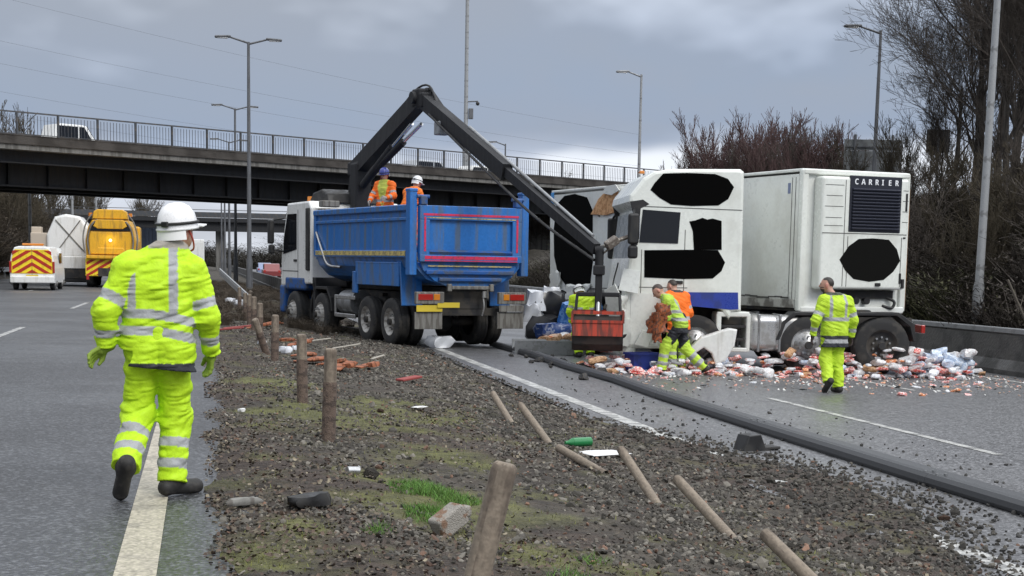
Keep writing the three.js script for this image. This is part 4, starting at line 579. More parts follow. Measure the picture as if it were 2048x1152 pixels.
{
  const c = thing('grey_container', 'blue grey site container standing beyond the yellow tanker', 'container', [-3.1, 0, -92], .1);
  part('box', rbox(2.0, 2.5, 5, .04, 0, 2.0, -2.5), mat({ c: rgb(92, 104, 122), d: rgb(60, 64, 72), kind: 'streak', amt: .7, r: [.5, .7], scale: 2 }), c); for (let k = 0; k < 9; k++) part('rib', box(.1, 2.3, .04, -.88 + k * .22, 2.0, .02), plain(rgb(80, 92, 110), .6), c); part('chassis', box(1.8, .4, 5, 0, .6, -2.5), M.chassis, c); for (const s of [-1, 1]) for (const z of [-.8, -4]) wheel(c, s * .85, .45, z, s, .45, .3);
  const w = thing('white_box_van', 'plain white box van stopped by the reservation beyond the walking worker', 'van', [-.9, 0, -78], 0);
  part('box', rbox(1.9, 1.9, 3.4, .05, 0, 1.5, -1.7), M.white, w); part('rear_door', [rbox(.86, 1.66, .02, .008, -.45, 1.48, .012), rbox(.86, 1.66, .02, .008, .45, 1.48, .012)], M.whiteDirty, w); part('cab', rbox(1.8, 1.3, 1.4, .1, 0, 1.1, -4), M.white, w); part('bumper', box(1.8, .2, .1, 0, .45, .04), M.black, w); part('cab_window', box(1.6, .5, .02, 0, 1.5, -4.72), M.glass, w); for (const s of [-1, 1]) { part('tail_lamp', rbox(.1, .3, .03, .01, s * .86, .75, .03), M.redLens, w); for (const z of [-.9, -3.9]) wheel(w, s * .78, .33, z, s, .33, .22); }
}
function car(name, label, pos, ry, body, tall, L = 4.2) {
  const c = thing(name, label, 'car', pos, ry, null), h = tall;
  part('body', [ext([[-L / 2, .3], [-L / 2 - .02, .75], [-L / 2 + .15, .92], [L / 2 - .9, .95], [L / 2 - .1, .8], [L / 2, .35]], 1.72, .06)], body, c);
  const roof = part('cabin', [ext([[-L / 2 + .2, .9], [-L / 2 + .5, h - .06], [-L / 2 + .8, h], [L / 2 - 1.75, h], [L / 2 - 1.45, h - .06], [L / 2 - .75, .9]], 1.5, .06)], body, c);
  for (const s of [-1, 1]) { part('side_window', [flat([[-L / 2 + .45, .98], [-L / 2 + .68, h - .12], [-.1, h - .12], [-.1, .98]], s * .756, .012)], M.glass, roof); part('front_window', flat([[0, .98], [0, h - .12], [L / 2 - 1.62, h - .12], [L / 2 - 1.05, .98]], s * .756, .012), M.glass, roof); for (const x of [-L / 2 + .75, L / 2 - .75]) { wheel(c, 0, 0, 0, s, .32, .2); const o = c.children[c.children.length - 1]; o.position.set(x, .32, s * .78); o.rotation.y = -Math.PI / 2; } }
  part('windscreen', bar([L / 2 - .74, .95, 0], [L / 2 - 1.4, h - .06, 0], .02, 1.36), M.glass, roof); part('tail_lamp', [box(.03, .2, .2, -L / 2 - .02, .75, .7), box(.03, .2, .2, -L / 2 - .02, .75, -.7)], M.redLens, c); part('headlamp', [rbox(.1, .15, .3, .03, L / 2 - .08, .68, .62), rbox(.1, .15, .3, .03, L / 2 - .08, .68, -.62)], M.clearLens, c);
  return c;
}
const onBridge = (s, z) => { const a = .608; return [-9.79 + Math.cos(a) * s + Math.sin(a) * z, 7.16, -80 - Math.sin(a) * s + Math.cos(a) * z]; };
car('white_estate_car', 'white high roofed estate car crossing the bridge behind the parapet bars', onBridge(9.3, -9.3), .608, M.white, 1.95, 3.9);
car('silver_car', 'silver car crossing the bridge behind the lorry crane arm', onBridge(37.7, -9.2), .608, plain([.5, .52, .54], .3, .4), 1.6, 4.3);
car('white_saloon_car', 'low white saloon car on the bridge beside the tall camera mast', onBridge(43.2, -9.2), .608, M.white, 1.5, 4.3);
// far traffic waiting beyond the second bridge
[[6.5, -150, .2, .03, .03], [9.8, -165, .7, .7, .72], [7.0, -180, .2, .25, .4], [12.5, -172, .75, .75, .75], [10.5, -195, .15, .03, .03]].forEach(([x, z, r, g, b], i) => { const c = car('queued_car', ['maroon', 'white', 'blue', 'pale grey', 'brownish red'][i] + ' car queued on the open lanes far beyond the crash', [x, roadR(x), z], Math.PI / 2, plain([r, g, b], .3, 0, { clearcoat: .6 }), 1.5); c.userData.group = 'queued traffic beyond the crash'; });
// ---------------------------------------------------------------- people: tapered bones joined by a smooth minimum, meshed on a grid
function surf(sdf, lo, hi, cell, color) {
  const n = [0, 1, 2].map((k) => Math.ceil((hi[k] - lo[k]) / cell) + 2), [nx, ny, nz] = n, f = new Float32Array(nx * ny * nz), id = new Int32Array(nx * ny * nz).fill(-1), P = [], I = [];
  const at3 = (i, j, k) => (k * ny + j) * nx + i;
  const Q = 5;   // blocks far from the surface keep the value at their middle
  for (let K = 0; K < nz; K += Q) for (let J = 0; J < ny; J += Q) for (let I0 = 0; I0 < nx; I0 += Q) {
    const h = (Q - 1) / 2 * cell, m = sdf(lo[0] + I0 * cell + h, lo[1] + J * cell + h, lo[2] + K * cell + h), far = Math.abs(m) > Q * cell * 1.25 + .03;
    for (let k = K; k < Math.min(nz, K + Q); k++) for (let j = J; j < Math.min(ny, J + Q); j++) for (let i = I0; i < Math.min(nx, I0 + Q); i++) f[at3(i, j, k)] = far ? m : sdf(lo[0] + i * cell, lo[1] + j * cell, lo[2] + k * cell);
  }
  const E = [[0, 1], [2, 3], [4, 5], [6, 7], [0, 2], [1, 3], [4, 6], [5, 7], [0, 4], [1, 5], [2, 6], [3, 7]];
  for (let k = 0; k < nz - 1; k++) for (let j = 0; j < ny - 1; j++) for (let i = 0; i < nx - 1; i++) {
    const v = []; let m = 0; for (let c = 0; c < 8; c++) { const q = f[at3(i + (c & 1), j + ((c >> 1) & 1), k + (c >> 2))]; v.push(q); if (q < 0) m |= 1 << c; }
    if (m === 0 || m === 255) continue; let x = 0, y = 0, z = 0, w = 0;
    for (const [a, b] of E) if ((v[a] < 0) !== (v[b] < 0)) { const t = v[a] / (v[a] - v[b]); x += lerp(a & 1, b & 1, t); y += lerp((a >> 1) & 1, (b >> 1) & 1, t); z += lerp(a >> 2, b >> 2, t); w++; }
    id[at3(i, j, k)] = P.length / 3; P.push(lo[0] + (i + x / w) * cell, lo[1] + (j + y / w) * cell, lo[2] + (k + z / w) * cell);
  }
  const quad = (a, b, c, d, flip) => { if (a < 0 || b < 0 || c < 0 || d < 0) return; flip ? I.push(a, c, b, a, d, c) : I.push(a, b, c, a, c, d); };
  for (let k = 1; k < nz - 1; k++) for (let j = 1; j < ny - 1; j++) for (let i = 1; i < nx - 1; i++) {
    const s = f[at3(i, j, k)] < 0;
    if (s !== f[at3(i + 1, j, k)] < 0) quad(id[at3(i, j - 1, k - 1)], id[at3(i, j, k - 1)], id[at3(i, j, k)], id[at3(i, j - 1, k)], !s);
    if (s !== f[at3(i, j + 1, k)] < 0) quad(id[at3(i - 1, j, k - 1)], id[at3(i - 1, j, k)], id[at3(i, j, k)], id[at3(i, j, k - 1)], !s);
    if (s !== f[at3(i, j, k + 1)] < 0) quad(id[at3(i - 1, j - 1, k)], id[at3(i, j - 1, k)], id[at3(i, j, k)], id[at3(i - 1, j, k)], !s);
  }
  const g = new THREE.BufferGeometry(), N = new Float32Array(P.length), e = cell * .6;
  for (let i = 0; i < P.length; i += 3) { const [x, y, z] = [P[i], P[i + 1], P[i + 2]]; let a = sdf(x + e, y, z) - sdf(x - e, y, z), b = sdf(x, y + e, z) - sdf(x, y - e, z), c = sdf(x, y, z + e) - sdf(x, y, z - e); const L = Math.hypot(a, b, c) || 1; N[i] = a / L; N[i + 1] = b / L; N[i + 2] = c / L; }
  g.setAttribute('position', new THREE.Float32BufferAttribute(P, 3)); g.setAttribute('normal', new THREE.BufferAttribute(N, 3)); g.setAttribute('uv', new THREE.BufferAttribute(new Float32Array(P.length / 3 * 2), 2)); g.setIndex(I);
  if (color) { const C = new Float32Array(P.length); for (let i = 0; i < P.length; i += 3) { const c = color(P[i], P[i + 1], P[i + 2]); C[i] = c[0]; C[i + 1] = c[1]; C[i + 2] = c[2]; } g.setAttribute('color', new THREE.BufferAttribute(C, 3)); }
  return g;
}
function cap(x, y, z, a, b, ra, rb) { const bx = b[0] - a[0], by = b[1] - a[1], bz = b[2] - a[2], px = x - a[0], py = y - a[1], pz = z - a[2], t = clamp((px * bx + py * by + pz * bz) / (bx * bx + by * by + bz * bz + 1e-9)); return Math.hypot(px - bx * t, py - by * t, pz - bz * t) - lerp(ra, rb, t); }
const along = (x, y, z, a, b) => { const d = [b[0] - a[0], b[1] - a[1], b[2] - a[2]]; return ((x - a[0]) * d[0] + (y - a[1]) * d[1] + (z - a[2]) * d[2]) / (d[0] ** 2 + d[1] ** 2 + d[2] ** 2); };
const smin = (a, b, k) => { const h = Math.max(k - Math.abs(a - b), 0) / k; return Math.min(a, b) - h * h * k * .25; };
const box3 = (pts, m) => [[0, 1, 2].map((k) => Math.min(...pts.map((p) => p[k])) - m), [0, 1, 2].map((k) => Math.max(...pts.map((p) => p[k])) + m)];
const HV = [.5, .78, .012], HVdark = [.5, .78, .02], ORANGE = [.92, .17, .012], SILVER = [.36, .37, .38], NAVY = [.02, .022, .03], SKIN = [.48, .27, .2];
const cloth = mat({ c: [1, 1, 1], d: [.72, .72, .68], kind: 'blotch', lo: .5, hi: .85, amt: .45, r: [.6, .85], scale: .5, bump: .0035, bmix: .15, vertex: true, grain: .06 }), skinM = plain([1, 1, 1], .55, 0, { vertexColors: true }), bootM = mat({ c: [.02, .019, .018], d: [.06, .055, .05], amt: .6, r: [.5, .8], scale: .3 });
const POSE = { pel: [0, .95, 0], chest: [0, 1.3, -.01], neck: [0, 1.5, -.01], head: [0, 1.66, -.03], shL: [-.19, 1.42, 0], shR: [.19, 1.42, 0], elL: [-.27, 1.14, .03], elR: [.27, 1.14, .03], wrL: [-.27, .9, -.06], wrR: [.27, .9, -.06], hipL: [-.1, .92, 0], hipR: [.1, .92, 0], knL: [-.12, .5, -.03], knR: [.12, .5, -.03], anL: [-.13, .09, .03], anR: [.13, .09, .03], toeL: [-.15, .04, -.15], toeR: [.15, .04, -.15] };
function person(label, pos, ry, o) {
  const J = { ...POSE, ...o.pose }, T = thing('person', label, 'person', pos, ry, o.group), c = o.cell ?? .015, jc = o.jacket ?? HV, tc = o.trousers ?? HV, sd = o.seed ?? 1;
  const hem = o.hem ?? .8, yaw = o.look ?? 0, tilt = o.tilt ?? 0, H = J.head, cy = Math.cos(yaw), sy = Math.sin(yaw);
  // ---- body: neck, head, hands and the core under the clothes
  const hl = (x, y, z) => { const dx = x - H[0], dy = y - H[1], dz = z - H[2], ux = cy * dx - sy * dz, uz = sy * dx + cy * dz, ct = Math.cos(tilt), st = Math.sin(tilt); return [ux, ct * dy + st * uz, -st * dy + ct * uz]; };   // face looks along -z
  const ell = (x, y, z, q, r) => { const a = (x - q[0]) / r[0], b = (y - q[1]) / r[1], d = (z - q[2]) / r[2], k = Math.hypot(a, b, d); return (k - 1) * Math.min(...r); };
  const headS = (X, Y, Z) => { const [x, y, z] = hl(X, Y, Z); let d = ell(x, y, z, [0, .03, .012], [.078, .098, .1]); d = smin(d, ell(x, y, z, [0, -.045, -.028], [.058, .075, .07]), .05); d = smin(d, cap(x, y, z, [0, .005, -.092], [0, -.025, -.112], .009, .014), .015); d = smin(d, cap(x, y, z, [-.035, .018, -.08], [.035, .018, -.08], .014, .014), .02); d = Math.max(d, -cap(x, y, z, [-.033, .002, -.1], [-.033, .002, -.1], .014, .014) + .0); d = Math.max(d, -cap(x, y, z, [.033, .002, -.1], [.033, .002, -.1], .014, .014)); d = smin(d, cap(x, y, z, [-.022, -.056, -.088], [.022, -.056, -.088], .008, .008), .014); for (const s of [-1, 1]) d = smin(d, ell(x, y, z, [s * .083, -.005, .012], [.013, .034, .022]), .012); d = smin(d, cap(X, Y, Z, J.neck, [H[0], H[1] - .05, H[2] + .02], .062, .058), .03); return d; };
  const hair = o.hair ?? [.05, .04, .035], headC = (X, Y, Z) => { const [x, y, z] = hl(X, Y, Z); if (o.beard && y < -.035 && z < -.02 && Math.abs(y + .056) > .008) return o.beard; if (Math.abs(y + .056) < .007 && z < -.08 && Math.abs(x) < .026) return [.3, .11, .09]; if (Math.abs(Math.abs(x) - .033) < .012 && Math.abs(y - .002) < .008 && z < -.07) return [.06, .04, .035]; if (Math.abs(Math.abs(x) - .033) < .02 && Math.abs(y - .022) < .006 && z < -.07) return hair; if (Math.abs(x) > .078 && y < .03) return [.5, .22, .17]; if (y > .075 - (z > 0 ? .09 * step(0, .08, z) : 0) && (z > -.055 || y > .1)) return hair; return SKIN; };
  const bodyG = [surf(headS, ...box3([H, J.neck], .15), o.headCell ?? .007, headC)];
  const bones = [['chest', 'pel', .1, .1], ['shL', 'elL', .04, .035], ['elL', 'wrL', .035, .03], ['shR', 'elR', .04, .035], ['elR', 'wrR', .035, .03], ['hipL', 'knL', .06, .045], ['knL', 'anL', .045, .035], ['hipR', 'knR', .06, .045], ['knR', 'anR', .045, .035], ['neck', 'chest', .055, .1], ['shL', 'shR', .05, .05]];
  const core = (x, y, z) => { let d = 9; for (const [a, b, r, q] of bones) d = smin(d, cap(x, y, z, J[a], J[b], r, q), .04); return d; };
  bodyG.push(surf(core, ...box3(Object.values(J), .13), .03, () => SKIN));
  const gloves = [];
  for (const s of ['L', 'R']) {
    const w = V(...J['wr' + s]), dir = (o['hand' + s] ? V(...o['hand' + s]) : w.clone().sub(V(...J['el' + s]))).normalize(), palmN = V(s === 'L' ? 1 : -1, 0, .25).addScaledVector(dir, -dir.dot(V(s === 'L' ? 1 : -1, 0, .25))).normalize(), across = dir.clone().cross(palmN).multiplyScalar(s === 'L' ? 1 : -1).normalize();
    const pt = (a, b, d) => { const q = w.clone().addScaledVector(dir, a).addScaledVector(across, b).addScaledVector(palmN, d); return [q.x, q.y, q.z]; }, fat = o.gloves ? 1.22 : 1, curl = o['curl' + s] ?? .5, segs = [];
    for (let k = 0; k < 4; k++) { const b = (-.028 + k * .0185) * fat, L = [.068, .078, .074, .058][k], p0 = pt(.085, b, 0), p1 = pt(.085 + L * .5, b * 1.15, L * .25 * curl), p2 = pt(.085 + L * (.5 + .45 * (1 - curl * .5)), b * 1.2, L * (.25 * curl + .6 * curl)); segs.push([pt(.03, b * .8, 0), p0, .013 * fat, .0105 * fat], [p0, p1, .0105 * fat, .0095 * fat], [p1, p2, .0095 * fat, .008 * fat]); }
    segs.push([pt(.02, -.025, .01), pt(.055, -.055, .022), .014 * fat, .012 * fat], [pt(.055, -.055, .022), pt(.09, -.058, .035), .012 * fat, .009 * fat], [pt(-.03, 0, 0), pt(.03, 0, 0), (o.gloves ? .042 : .028), .026 * fat]);
    const f = (x, y, z) => { let d = 9; for (const [a, b, r, q] of segs) d = smin(d, cap(x, y, z, a, b, r, q), .009); return d; }, g = surf(f, ...box3(segs.flatMap((q) => [q[0], q[1]]), .05), o.handCell ?? .006, () => o.gloves ?? SKIN);
    (o.gloves ? gloves : bodyG).push(g);
  }
  part('body', bodyG, skinM, T);
  if (o.gloves) gloves.forEach((g) => part('glove', g, cloth, T));
  // ---- clothes
  const fold = (x, y, z, A) => { const w = y + .35 * x * Math.sin(sd) + .25 * z, r = Math.abs(vn(x * 5 + sd, w * 17, z * 5) - .5) * 2, q = Math.abs(vn(x * 9 + 3 + sd, w * 7 + x * 4, z * 9) - .5) * 2; const h = Math.abs(vn(x * 12 + sd, w * 38 + x * 8, z * 12) - .5) * 2; return A * (.6 - r * .75 - q * .35 - h * .42); };
  const arm = (x, y, z, k) => smin(cap(x, y, z, J['sh' + k], J['el' + k], .092, .078), cap(x, y, z, J['el' + k], J['wr' + k], .078, .058), .05);
  const b = o.bulk ?? 1, off = (q, dx) => [q[0] + dx, q[1], q[2]];
  const jacket = (x, y, z) => {
    let d = cap(x, y, z, off(J.chest, -.09), off(J.pel, -.095), .128 * b, .125 * b); d = smin(d, cap(x, y, z, off(J.chest, .09), off(J.pel, .095), .128 * b, .125 * b), .08); d = smin(d, cap(x, y, z, J.shL, J.shR, .085, .085), .09); d = smin(d, cap(x, y, z, J.chest, J.neck, .135, .092), .07); d = smin(d, Math.min(cap(x, y, z, J.shL, J.neck, .07, .078), cap(x, y, z, J.shR, J.neck, .07, .078)), .06);
    d = smin(d, Math.min(cap(x, y, z, [J.pel[0] - .085, hem - .08, J.pel[2]], off(J.pel, -.085), .158 * b, .13), cap(x, y, z, [J.pel[0] + .085, hem - .08, J.pel[2]], off(J.pel, .085), .158 * b, .13)), .05);
    d = smin(d, Math.min(arm(x, y, z, 'L'), arm(x, y, z, 'R')), .045); d += fold(x, y, z, .024);
    const hm = hem + (o.hemTilt ?? 0) * (x - J.pel[0]); d = Math.max(d, (y < hm + .2 && Math.abs(x - J.pel[0]) < .27 && Math.min(arm(x, y, z, 'L'), arm(x, y, z, 'R')) > .035) ? hm - y : -9);
    for (const k of ['L', 'R']) { const t = along(x, y, z, J['el' + k], J['wr' + k]); if (t > .6 && Math.hypot(x - J['wr' + k][0], y - J['wr' + k][1], z - J['wr' + k][2]) < .2) d = Math.max(d, (t - 1.0) * .24); }
    return Math.max(d, (y - (J.neck[1] + .05)) * .9);
  };
  const jackC = (x, y, z) => {
    const aL = arm(x, y, z, 'L'), aR = arm(x, y, z, 'R'), k = aL < aR ? 'L' : 'R', a = Math.min(aL, aR), tor = Math.min(cap(x, y, z, off(J.chest, -.09), off(J.pel, -.095), .12, .12), cap(x, y, z, off(J.chest, .09), off(J.pel, .095), .12, .12), cap(x, y, z, J.shL, J.shR, .06, .06));
    if (o.collar && y > J.neck[1] + .005 && Math.hypot(x - J.neck[0], z - J.neck[2]) < .15) return o.collar;
    if (a < tor - .012) { const up = cap(x, y, z, J['sh' + k], J['el' + k], .08, .08) < cap(x, y, z, J['el' + k], J['wr' + k], .08, .08), t = up ? along(x, y, z, J['sh' + k], J['el' + k]) : along(x, y, z, J['el' + k], J['wr' + k]); if (o.sleeve) { if (t > -9) return up && t > .55 && t < .75 && o.bands !== false ? SILVER : o.sleeve; } if (up ? t > .6 && t < .8 : t > .45 && t < .68) return o.bands === false ? jc : SILVER; return jc; }
    const cx = lerp(J.pel[0], J.chest[0], clamp((y - J.pel[1]) / (J.chest[1] - J.pel[1]))), ty = y + (o.bandTilt ?? 0) * (x - cx) - .03 * Math.cos((x - cx) * 9) * (z > 0 ? 1 : -1) * (o.sag ?? 0);
    if (o.lower && ty < o.lower[0]) return Math.abs(ty - o.lower[1]) < .03 ? SILVER : NAVY;
    if (y < hem + .035 && !o.noHem) return NAVY;
    for (const q of o.belts ?? [1.1, 1.01]) if (Math.abs(ty - q) < .029) return SILVER;
    if (o.braces !== false && ty > (o.belts ?? [1.1])[0] && Math.abs(Math.abs(x - cx - (o.braceShift ?? 0)) - .125) < .027) return SILVER;
    if (o.vest) { const v = o.vest; if (Math.abs(x - cx) < .07 + (y - 1.1) * .25) return v; }
    return jc;
  };
  part('jacket', surf(jacket, ...box3([J.neck, J.shL, J.shR, J.elL, J.elR, J.wrL, J.wrR, [J.pel[0], hem, J.pel[2]], J.chest], .19), c, jackC), cloth, T);
  const leg = (x, y, z, k) => smin(cap(x, y, z, J['hip' + k], J['kn' + k], .108, .096), cap(x, y, z, J['kn' + k], J['an' + k], .098, .092), .06);
  const trou = (x, y, z) => { let d = smin(cap(x, y, z, J.hipL, J.hipR, .112, .112), cap(x, y, z, J.pel, [J.pel[0], J.pel[1] + .1, J.pel[2]], .12, .11), .05); d = smin(d, leg(x, y, z, 'L'), .04); d = smin(d, leg(x, y, z, 'R'), .04); d += fold(x + 5, y, z, .023); for (const k of ['L', 'R']) { const t = along(x, y, z, J['kn' + k], J['an' + k]); if (t > .6 && Math.hypot(x - J['an' + k][0], y - J['an' + k][1], z - J['an' + k][2]) < .2) d = Math.max(d, (t - 1.02) * .4); } return d; };
  const trouC = (x, y, z) => { const k = leg(x, y, z, 'L') < leg(x, y, z, 'R') ? 'L' : 'R', t = along(x, y, z, J['kn' + k], J['an' + k]); if (o.dark && (o.dark === 'thigh' ? t < -.1 && vn(x * 5, y * 5, z * 5 + 2) < .72 : vn(x * 4, y * 3, z * 4) > .5)) return NAVY; if (t > 0 && (Math.abs(t - .42) < .075 || Math.abs(t - .74) < .075) && o.legBands !== false) return SILVER; return tc; };
  part('trousers', surf(trou, ...box3([J.pel, J.hipL, J.hipR, J.knL, J.knR, J.anL, J.anR], .2), c, trouC), cloth, T);
  for (const k of ['L', 'R']) {
    const A = J['an' + k], B = J['toe' + k], d = V(B[0] - A[0], B[1] - A[1] + .03, B[2] - A[2]).normalize(), sole = o['sole' + k], dn = sole ? V(...sole).normalize() : V(0, -1, 0), heel = V(...A).addScaledVector(d, -.05).addScaledVector(dn, .045), toe = V(...B);
    const hA = [heel.x, heel.y, heel.z], tA = [toe.x, toe.y, toe.z], up = [A[0], A[1] + .08, A[2]];
    const f = (x, y, z) => { let q = smin(cap(x, y, z, hA, tA, .046, .05), cap(x, y, z, A, hA, .056, .046), .03); if (!sole) { q = smin(q, cap(x, y, z, up, A, .062, .06), .03); q = Math.max(q, -y + .002); } else { q = smin(q, cap(x, y, z, J['an' + k], [lerp(A[0], J['kn' + k][0], .25), lerp(A[1], J['kn' + k][1], .25), lerp(A[2], J['kn' + k][2], .25)], .06, .06), .03); } return q; };
    const bt = part('boot', surf(f, ...box3([hA, tA, A, up], .1), .011), bootM, T);
  }
  if (o.helmet) {
    const hm = new THREE.Group(); hm.name = 'helmet'; hm.position.set(...H); hm.rotation.set(-tilt * 0, yaw, 0); hm.rotation.order = 'YXZ'; hm.rotation.x = tilt; T.add(hm);
    const hp = mat({ c: o.helmet, d: o.helmet.map((v) => v * .7), kind: 'blotch', lo: .6, hi: .9, amt: .4, r: [.25, .4], scale: .25, coat: .5 });
    const dome = lathe([[0, .178], [.05, .172], [.09, .15], [.12, .11], [.133, .06], [.136, .03], [.142, .022], [.143, .012], [.13, .01], [.12, .05], [.08, .13], [0, .15]], 36); dome.scale(.87, 1.02, 1.0);
    part('shell', dome, hp, hm); part('peak', ext([[-.09, 0], [-.07, .06], [0, .075], [.07, .06], [.09, 0]], .01, .003, 0, .02, -.13, -Math.PI / 2 + .1, 0, 0), hp, hm);
    part('band', (() => { const t = new THREE.TorusGeometry(.137, .009, 8, 40); t.rotateX(Math.PI / 2); t.scale(.88, 1, 1.01); t.translate(0, .055, 0); return [t, rbox(.05, .035, .02, .006, .03, .055, .139), rbox(.03, .03, .02, .006, -.122, .055, .05)]; })(), M.black, hm);
    part('neck_guard', (() => { const t = new THREE.CylinderGeometry(.128, .132, .06, 30, 1, true, -1.2, 2.4); t.scale(.95, 1, 1.05); t.translate(0, -.015, .0); return t; })(), plain([.85, .85, .83], .6, 0, { side: THREE.DoubleSide }), hm);
    part('chin_strap', [tube([[.098, .02, .01], [.1, -.05, -.02], [.06, -.115, -.06], [0, -.13, -.075], [-.06, -.115, -.06], [-.1, -.05, -.02], [-.098, .02, .01]], .006, 6)], plain([.4, .06, .05], .7), hm);
  }
  return T;
}
person('worker in yellow high visibility suit and white helmet walking along the road edge line', [-.28, 0, -9.62], 0, {
  cell: .0095, headCell: .006, handCell: .005, helmet: [.78, .78, .78], gloves: [.2, .29, .03], hair: [.3, .27, .24], collar: [.36, .33, .29], look: -.75, tilt: .12, hem: .815, hemTilt: -.1, bandTilt: .12, sag: .5, belts: [1.135, 1.035], braceShift: -.03, bulk: 1.02, seed: 4,
  pose: { pel: [.0, .96, .01], chest: [.0, 1.32, -.02], neck: [.085, 1.555, -.05], head: [.125, 1.665, -.075], shL: [-.17, 1.44, -.01], shR: [.215, 1.41, -.03], elL: [-.315, 1.16, .06], elR: [.305, 1.13, .0], wrL: [-.32, .945, .02], wrR: [.325, .9, -.1], hipL: [-.1, .93, 0], hipR: [.1, .93, -.02], knL: [-.13, .52, -.08], knR: [.1, .5, -.12], anL: [-.195, .225, .2], anR: [.075, .1, -.02], toeL: [-.235, .05, .12], toeR: [.22, .045, -.16] },
  handL: [-.75, -.55, .25], curlL: .6, handR: [-.1, -1, -.2], soleL: [-.1, -.35, 1], bandsR: 1,
});
person('bare headed worker in yellow suit with dark waist panel, walking towards the trailer', [9.72, roadR(9.72), -22.2], .06, {
  jacket: [.48, .7, .03], trousers: [.5, .73, .03], hair: [.03, .024, .02], beard: [.06, .045, .04], look: .95, tilt: .05, hem: .72, lower: [.9, .82], belts: [1.16], seed: 7, bulk: 1.05, gloves: [.06, .04, .04], legBands: false, collar: [.06, .07, .05],
  pose: { pel: [.02, .98, 0], chest: [.02, 1.34, 0], neck: [-.02, 1.53, -.03], head: [-.1, 1.69, -.09], shL: [-.19, 1.44, 0], shR: [.23, 1.43, 0], elL: [-.32, 1.15, .04], elR: [.33, 1.14, .03], wrL: [-.33, .9, -.04], wrR: [.34, .88, -.04], hipL: [-.09, .93, 0], hipR: [.11, .93, 0], knL: [-.1, .52, -.02], knR: [.11, .5, -.06], anL: [-.12, .18, .14], anR: [.13, .09, .0], toeL: [-.13, .04, .05], toeR: [.14, .04, -.18] }, soleL: [0, -.4, 1],
});
person('stooping worker in yellow and dark suit striding past the cab with brown waste in hand', [8.28, roadR(8.28), -25.7], 1.25, {
  jacket: [.42, .62, .06], trousers: [.5, .72, .06], dark: 'thigh', hair: [.05, .035, .03], look: 0, tilt: -.7, hem: .74, belts: [1.12, .98], seed: 12, gloves: [.12, .05, .03], lower: [.84, 2], handL: [.2, -.4, -1],
  pose: { pel: [0, .9, .05], chest: [0, 1.2, -.12], neck: [0, 1.38, -.24], head: [0, 1.47, -.36], shL: [-.19, 1.31, -.18], shR: [.19, 1.31, -.16], elL: [-.25, 1.02, -.2], elR: [.25, 1.03, -.12], wrL: [-.2, .92, -.42], wrR: [.2, .9, -.36], hipL: [-.1, .88, .05], hipR: [.1, .88, .05], knL: [-.11, .5, -.2], knR: [.11, .47, .14], anL: [-.12, .09, -.26], anR: [.12, .12, .5], toeL: [-.13, .04, -.44], toeR: [.13, .04, .36] },
});
person('worker in an orange and yellow jacket standing against the cab wheel arch', [8.52, roadR(8.52), -26.4], .3, {
  jacket: ORANGE, trousers: [.5, .72, .06], hair: [.04, .03, .025], look: .3, hem: .74, belts: [.98], braces: false, seed: 21, tilt: -.35, collar: [.05, .04, .04],
  pose: { pel: [0, .93, .02], chest: [0, 1.25, -.05], neck: [0, 1.44, -.12], head: [-.02, 1.55, -.2], shL: [-.18, 1.37, -.08], shR: [.18, 1.37, -.08], elL: [-.25, 1.1, -.06], elR: [.25, 1.08, -.02], wrL: [-.2, .92, -.22], wrR: [.22, .86, -.12] },
});
person('crouching worker in yellow coat half hidden behind the red grab', [7.72, roadR(7.72), -30.2], .1, {
  jacket: [.6, .85, .02], hair: [.05, .04, .03], hem: .7, belts: [1.0], braces: false, seed: 30, tilt: -.6, helmet: [.7, .7, .68],
  pose: { pel: [0, .85, .05], chest: [0, 1.1, -.1], neck: [0, 1.26, -.24], head: [0, 1.33, -.36], shL: [-.2, 1.2, -.16], shR: [.2, 1.2, -.16], elL: [-.27, .95, -.14], elR: [.27, .95, -.14], wrL: [-.2, .72, -.25], wrR: [.2, .72, -.25], hipL: [-.1, .83, .05], hipR: [.1, .83, .05], knL: [-.13, .48, -.12], knR: [.13, .48, -.12], anL: [-.13, .09, .05], anR: [.13, .09, .05], toeL: [-.14, .04, -.13], toeR: [.14, .04, -.13] },
});
person('worker in orange jacket and blue helmet standing in the tipper body by the crane', [4.28, 1.9, -36.35], 2.5, {
  jacket: ORANGE, trousers: ORANGE, vest: [.55, .6, .1], helmet: [.03, .05, .3], hair: [.04, .03, .03], look: 0, tilt: -.15, belts: [1.05], braces: false, seed: 41, gloves: [.4, .38, .36], pose: { elL: [-.3, 1.16, -.1], wrL: [-.22, 1.1, -.32], elR: [.3, 1.15, -.08], wrR: [.25, 1.02, -.3] },
});
person('worker in orange jacket and white helmet leaning inside the tipper body', [4.78, 1.78, -35.5], -.9, {
  jacket: [.95, .22, .02], trousers: ORANGE, helmet: [.8, .8, .8], hair: [.1, .07, .05], tilt: -.3, belts: [1.02], braces: false, seed: 55, pose: { pel: [0, .93, .1], chest: [0, 1.24, -.05], neck: [0, 1.44, -.14], head: [0, 1.57, -.22], shL: [-.19, 1.36, -.08], shR: [.19, 1.36, -.08], elL: [-.28, 1.1, -.14], elR: [.28, 1.1, -.14], wrL: [-.18, 1.0, -.36], wrR: [.18, 1.0, -.36] },
});
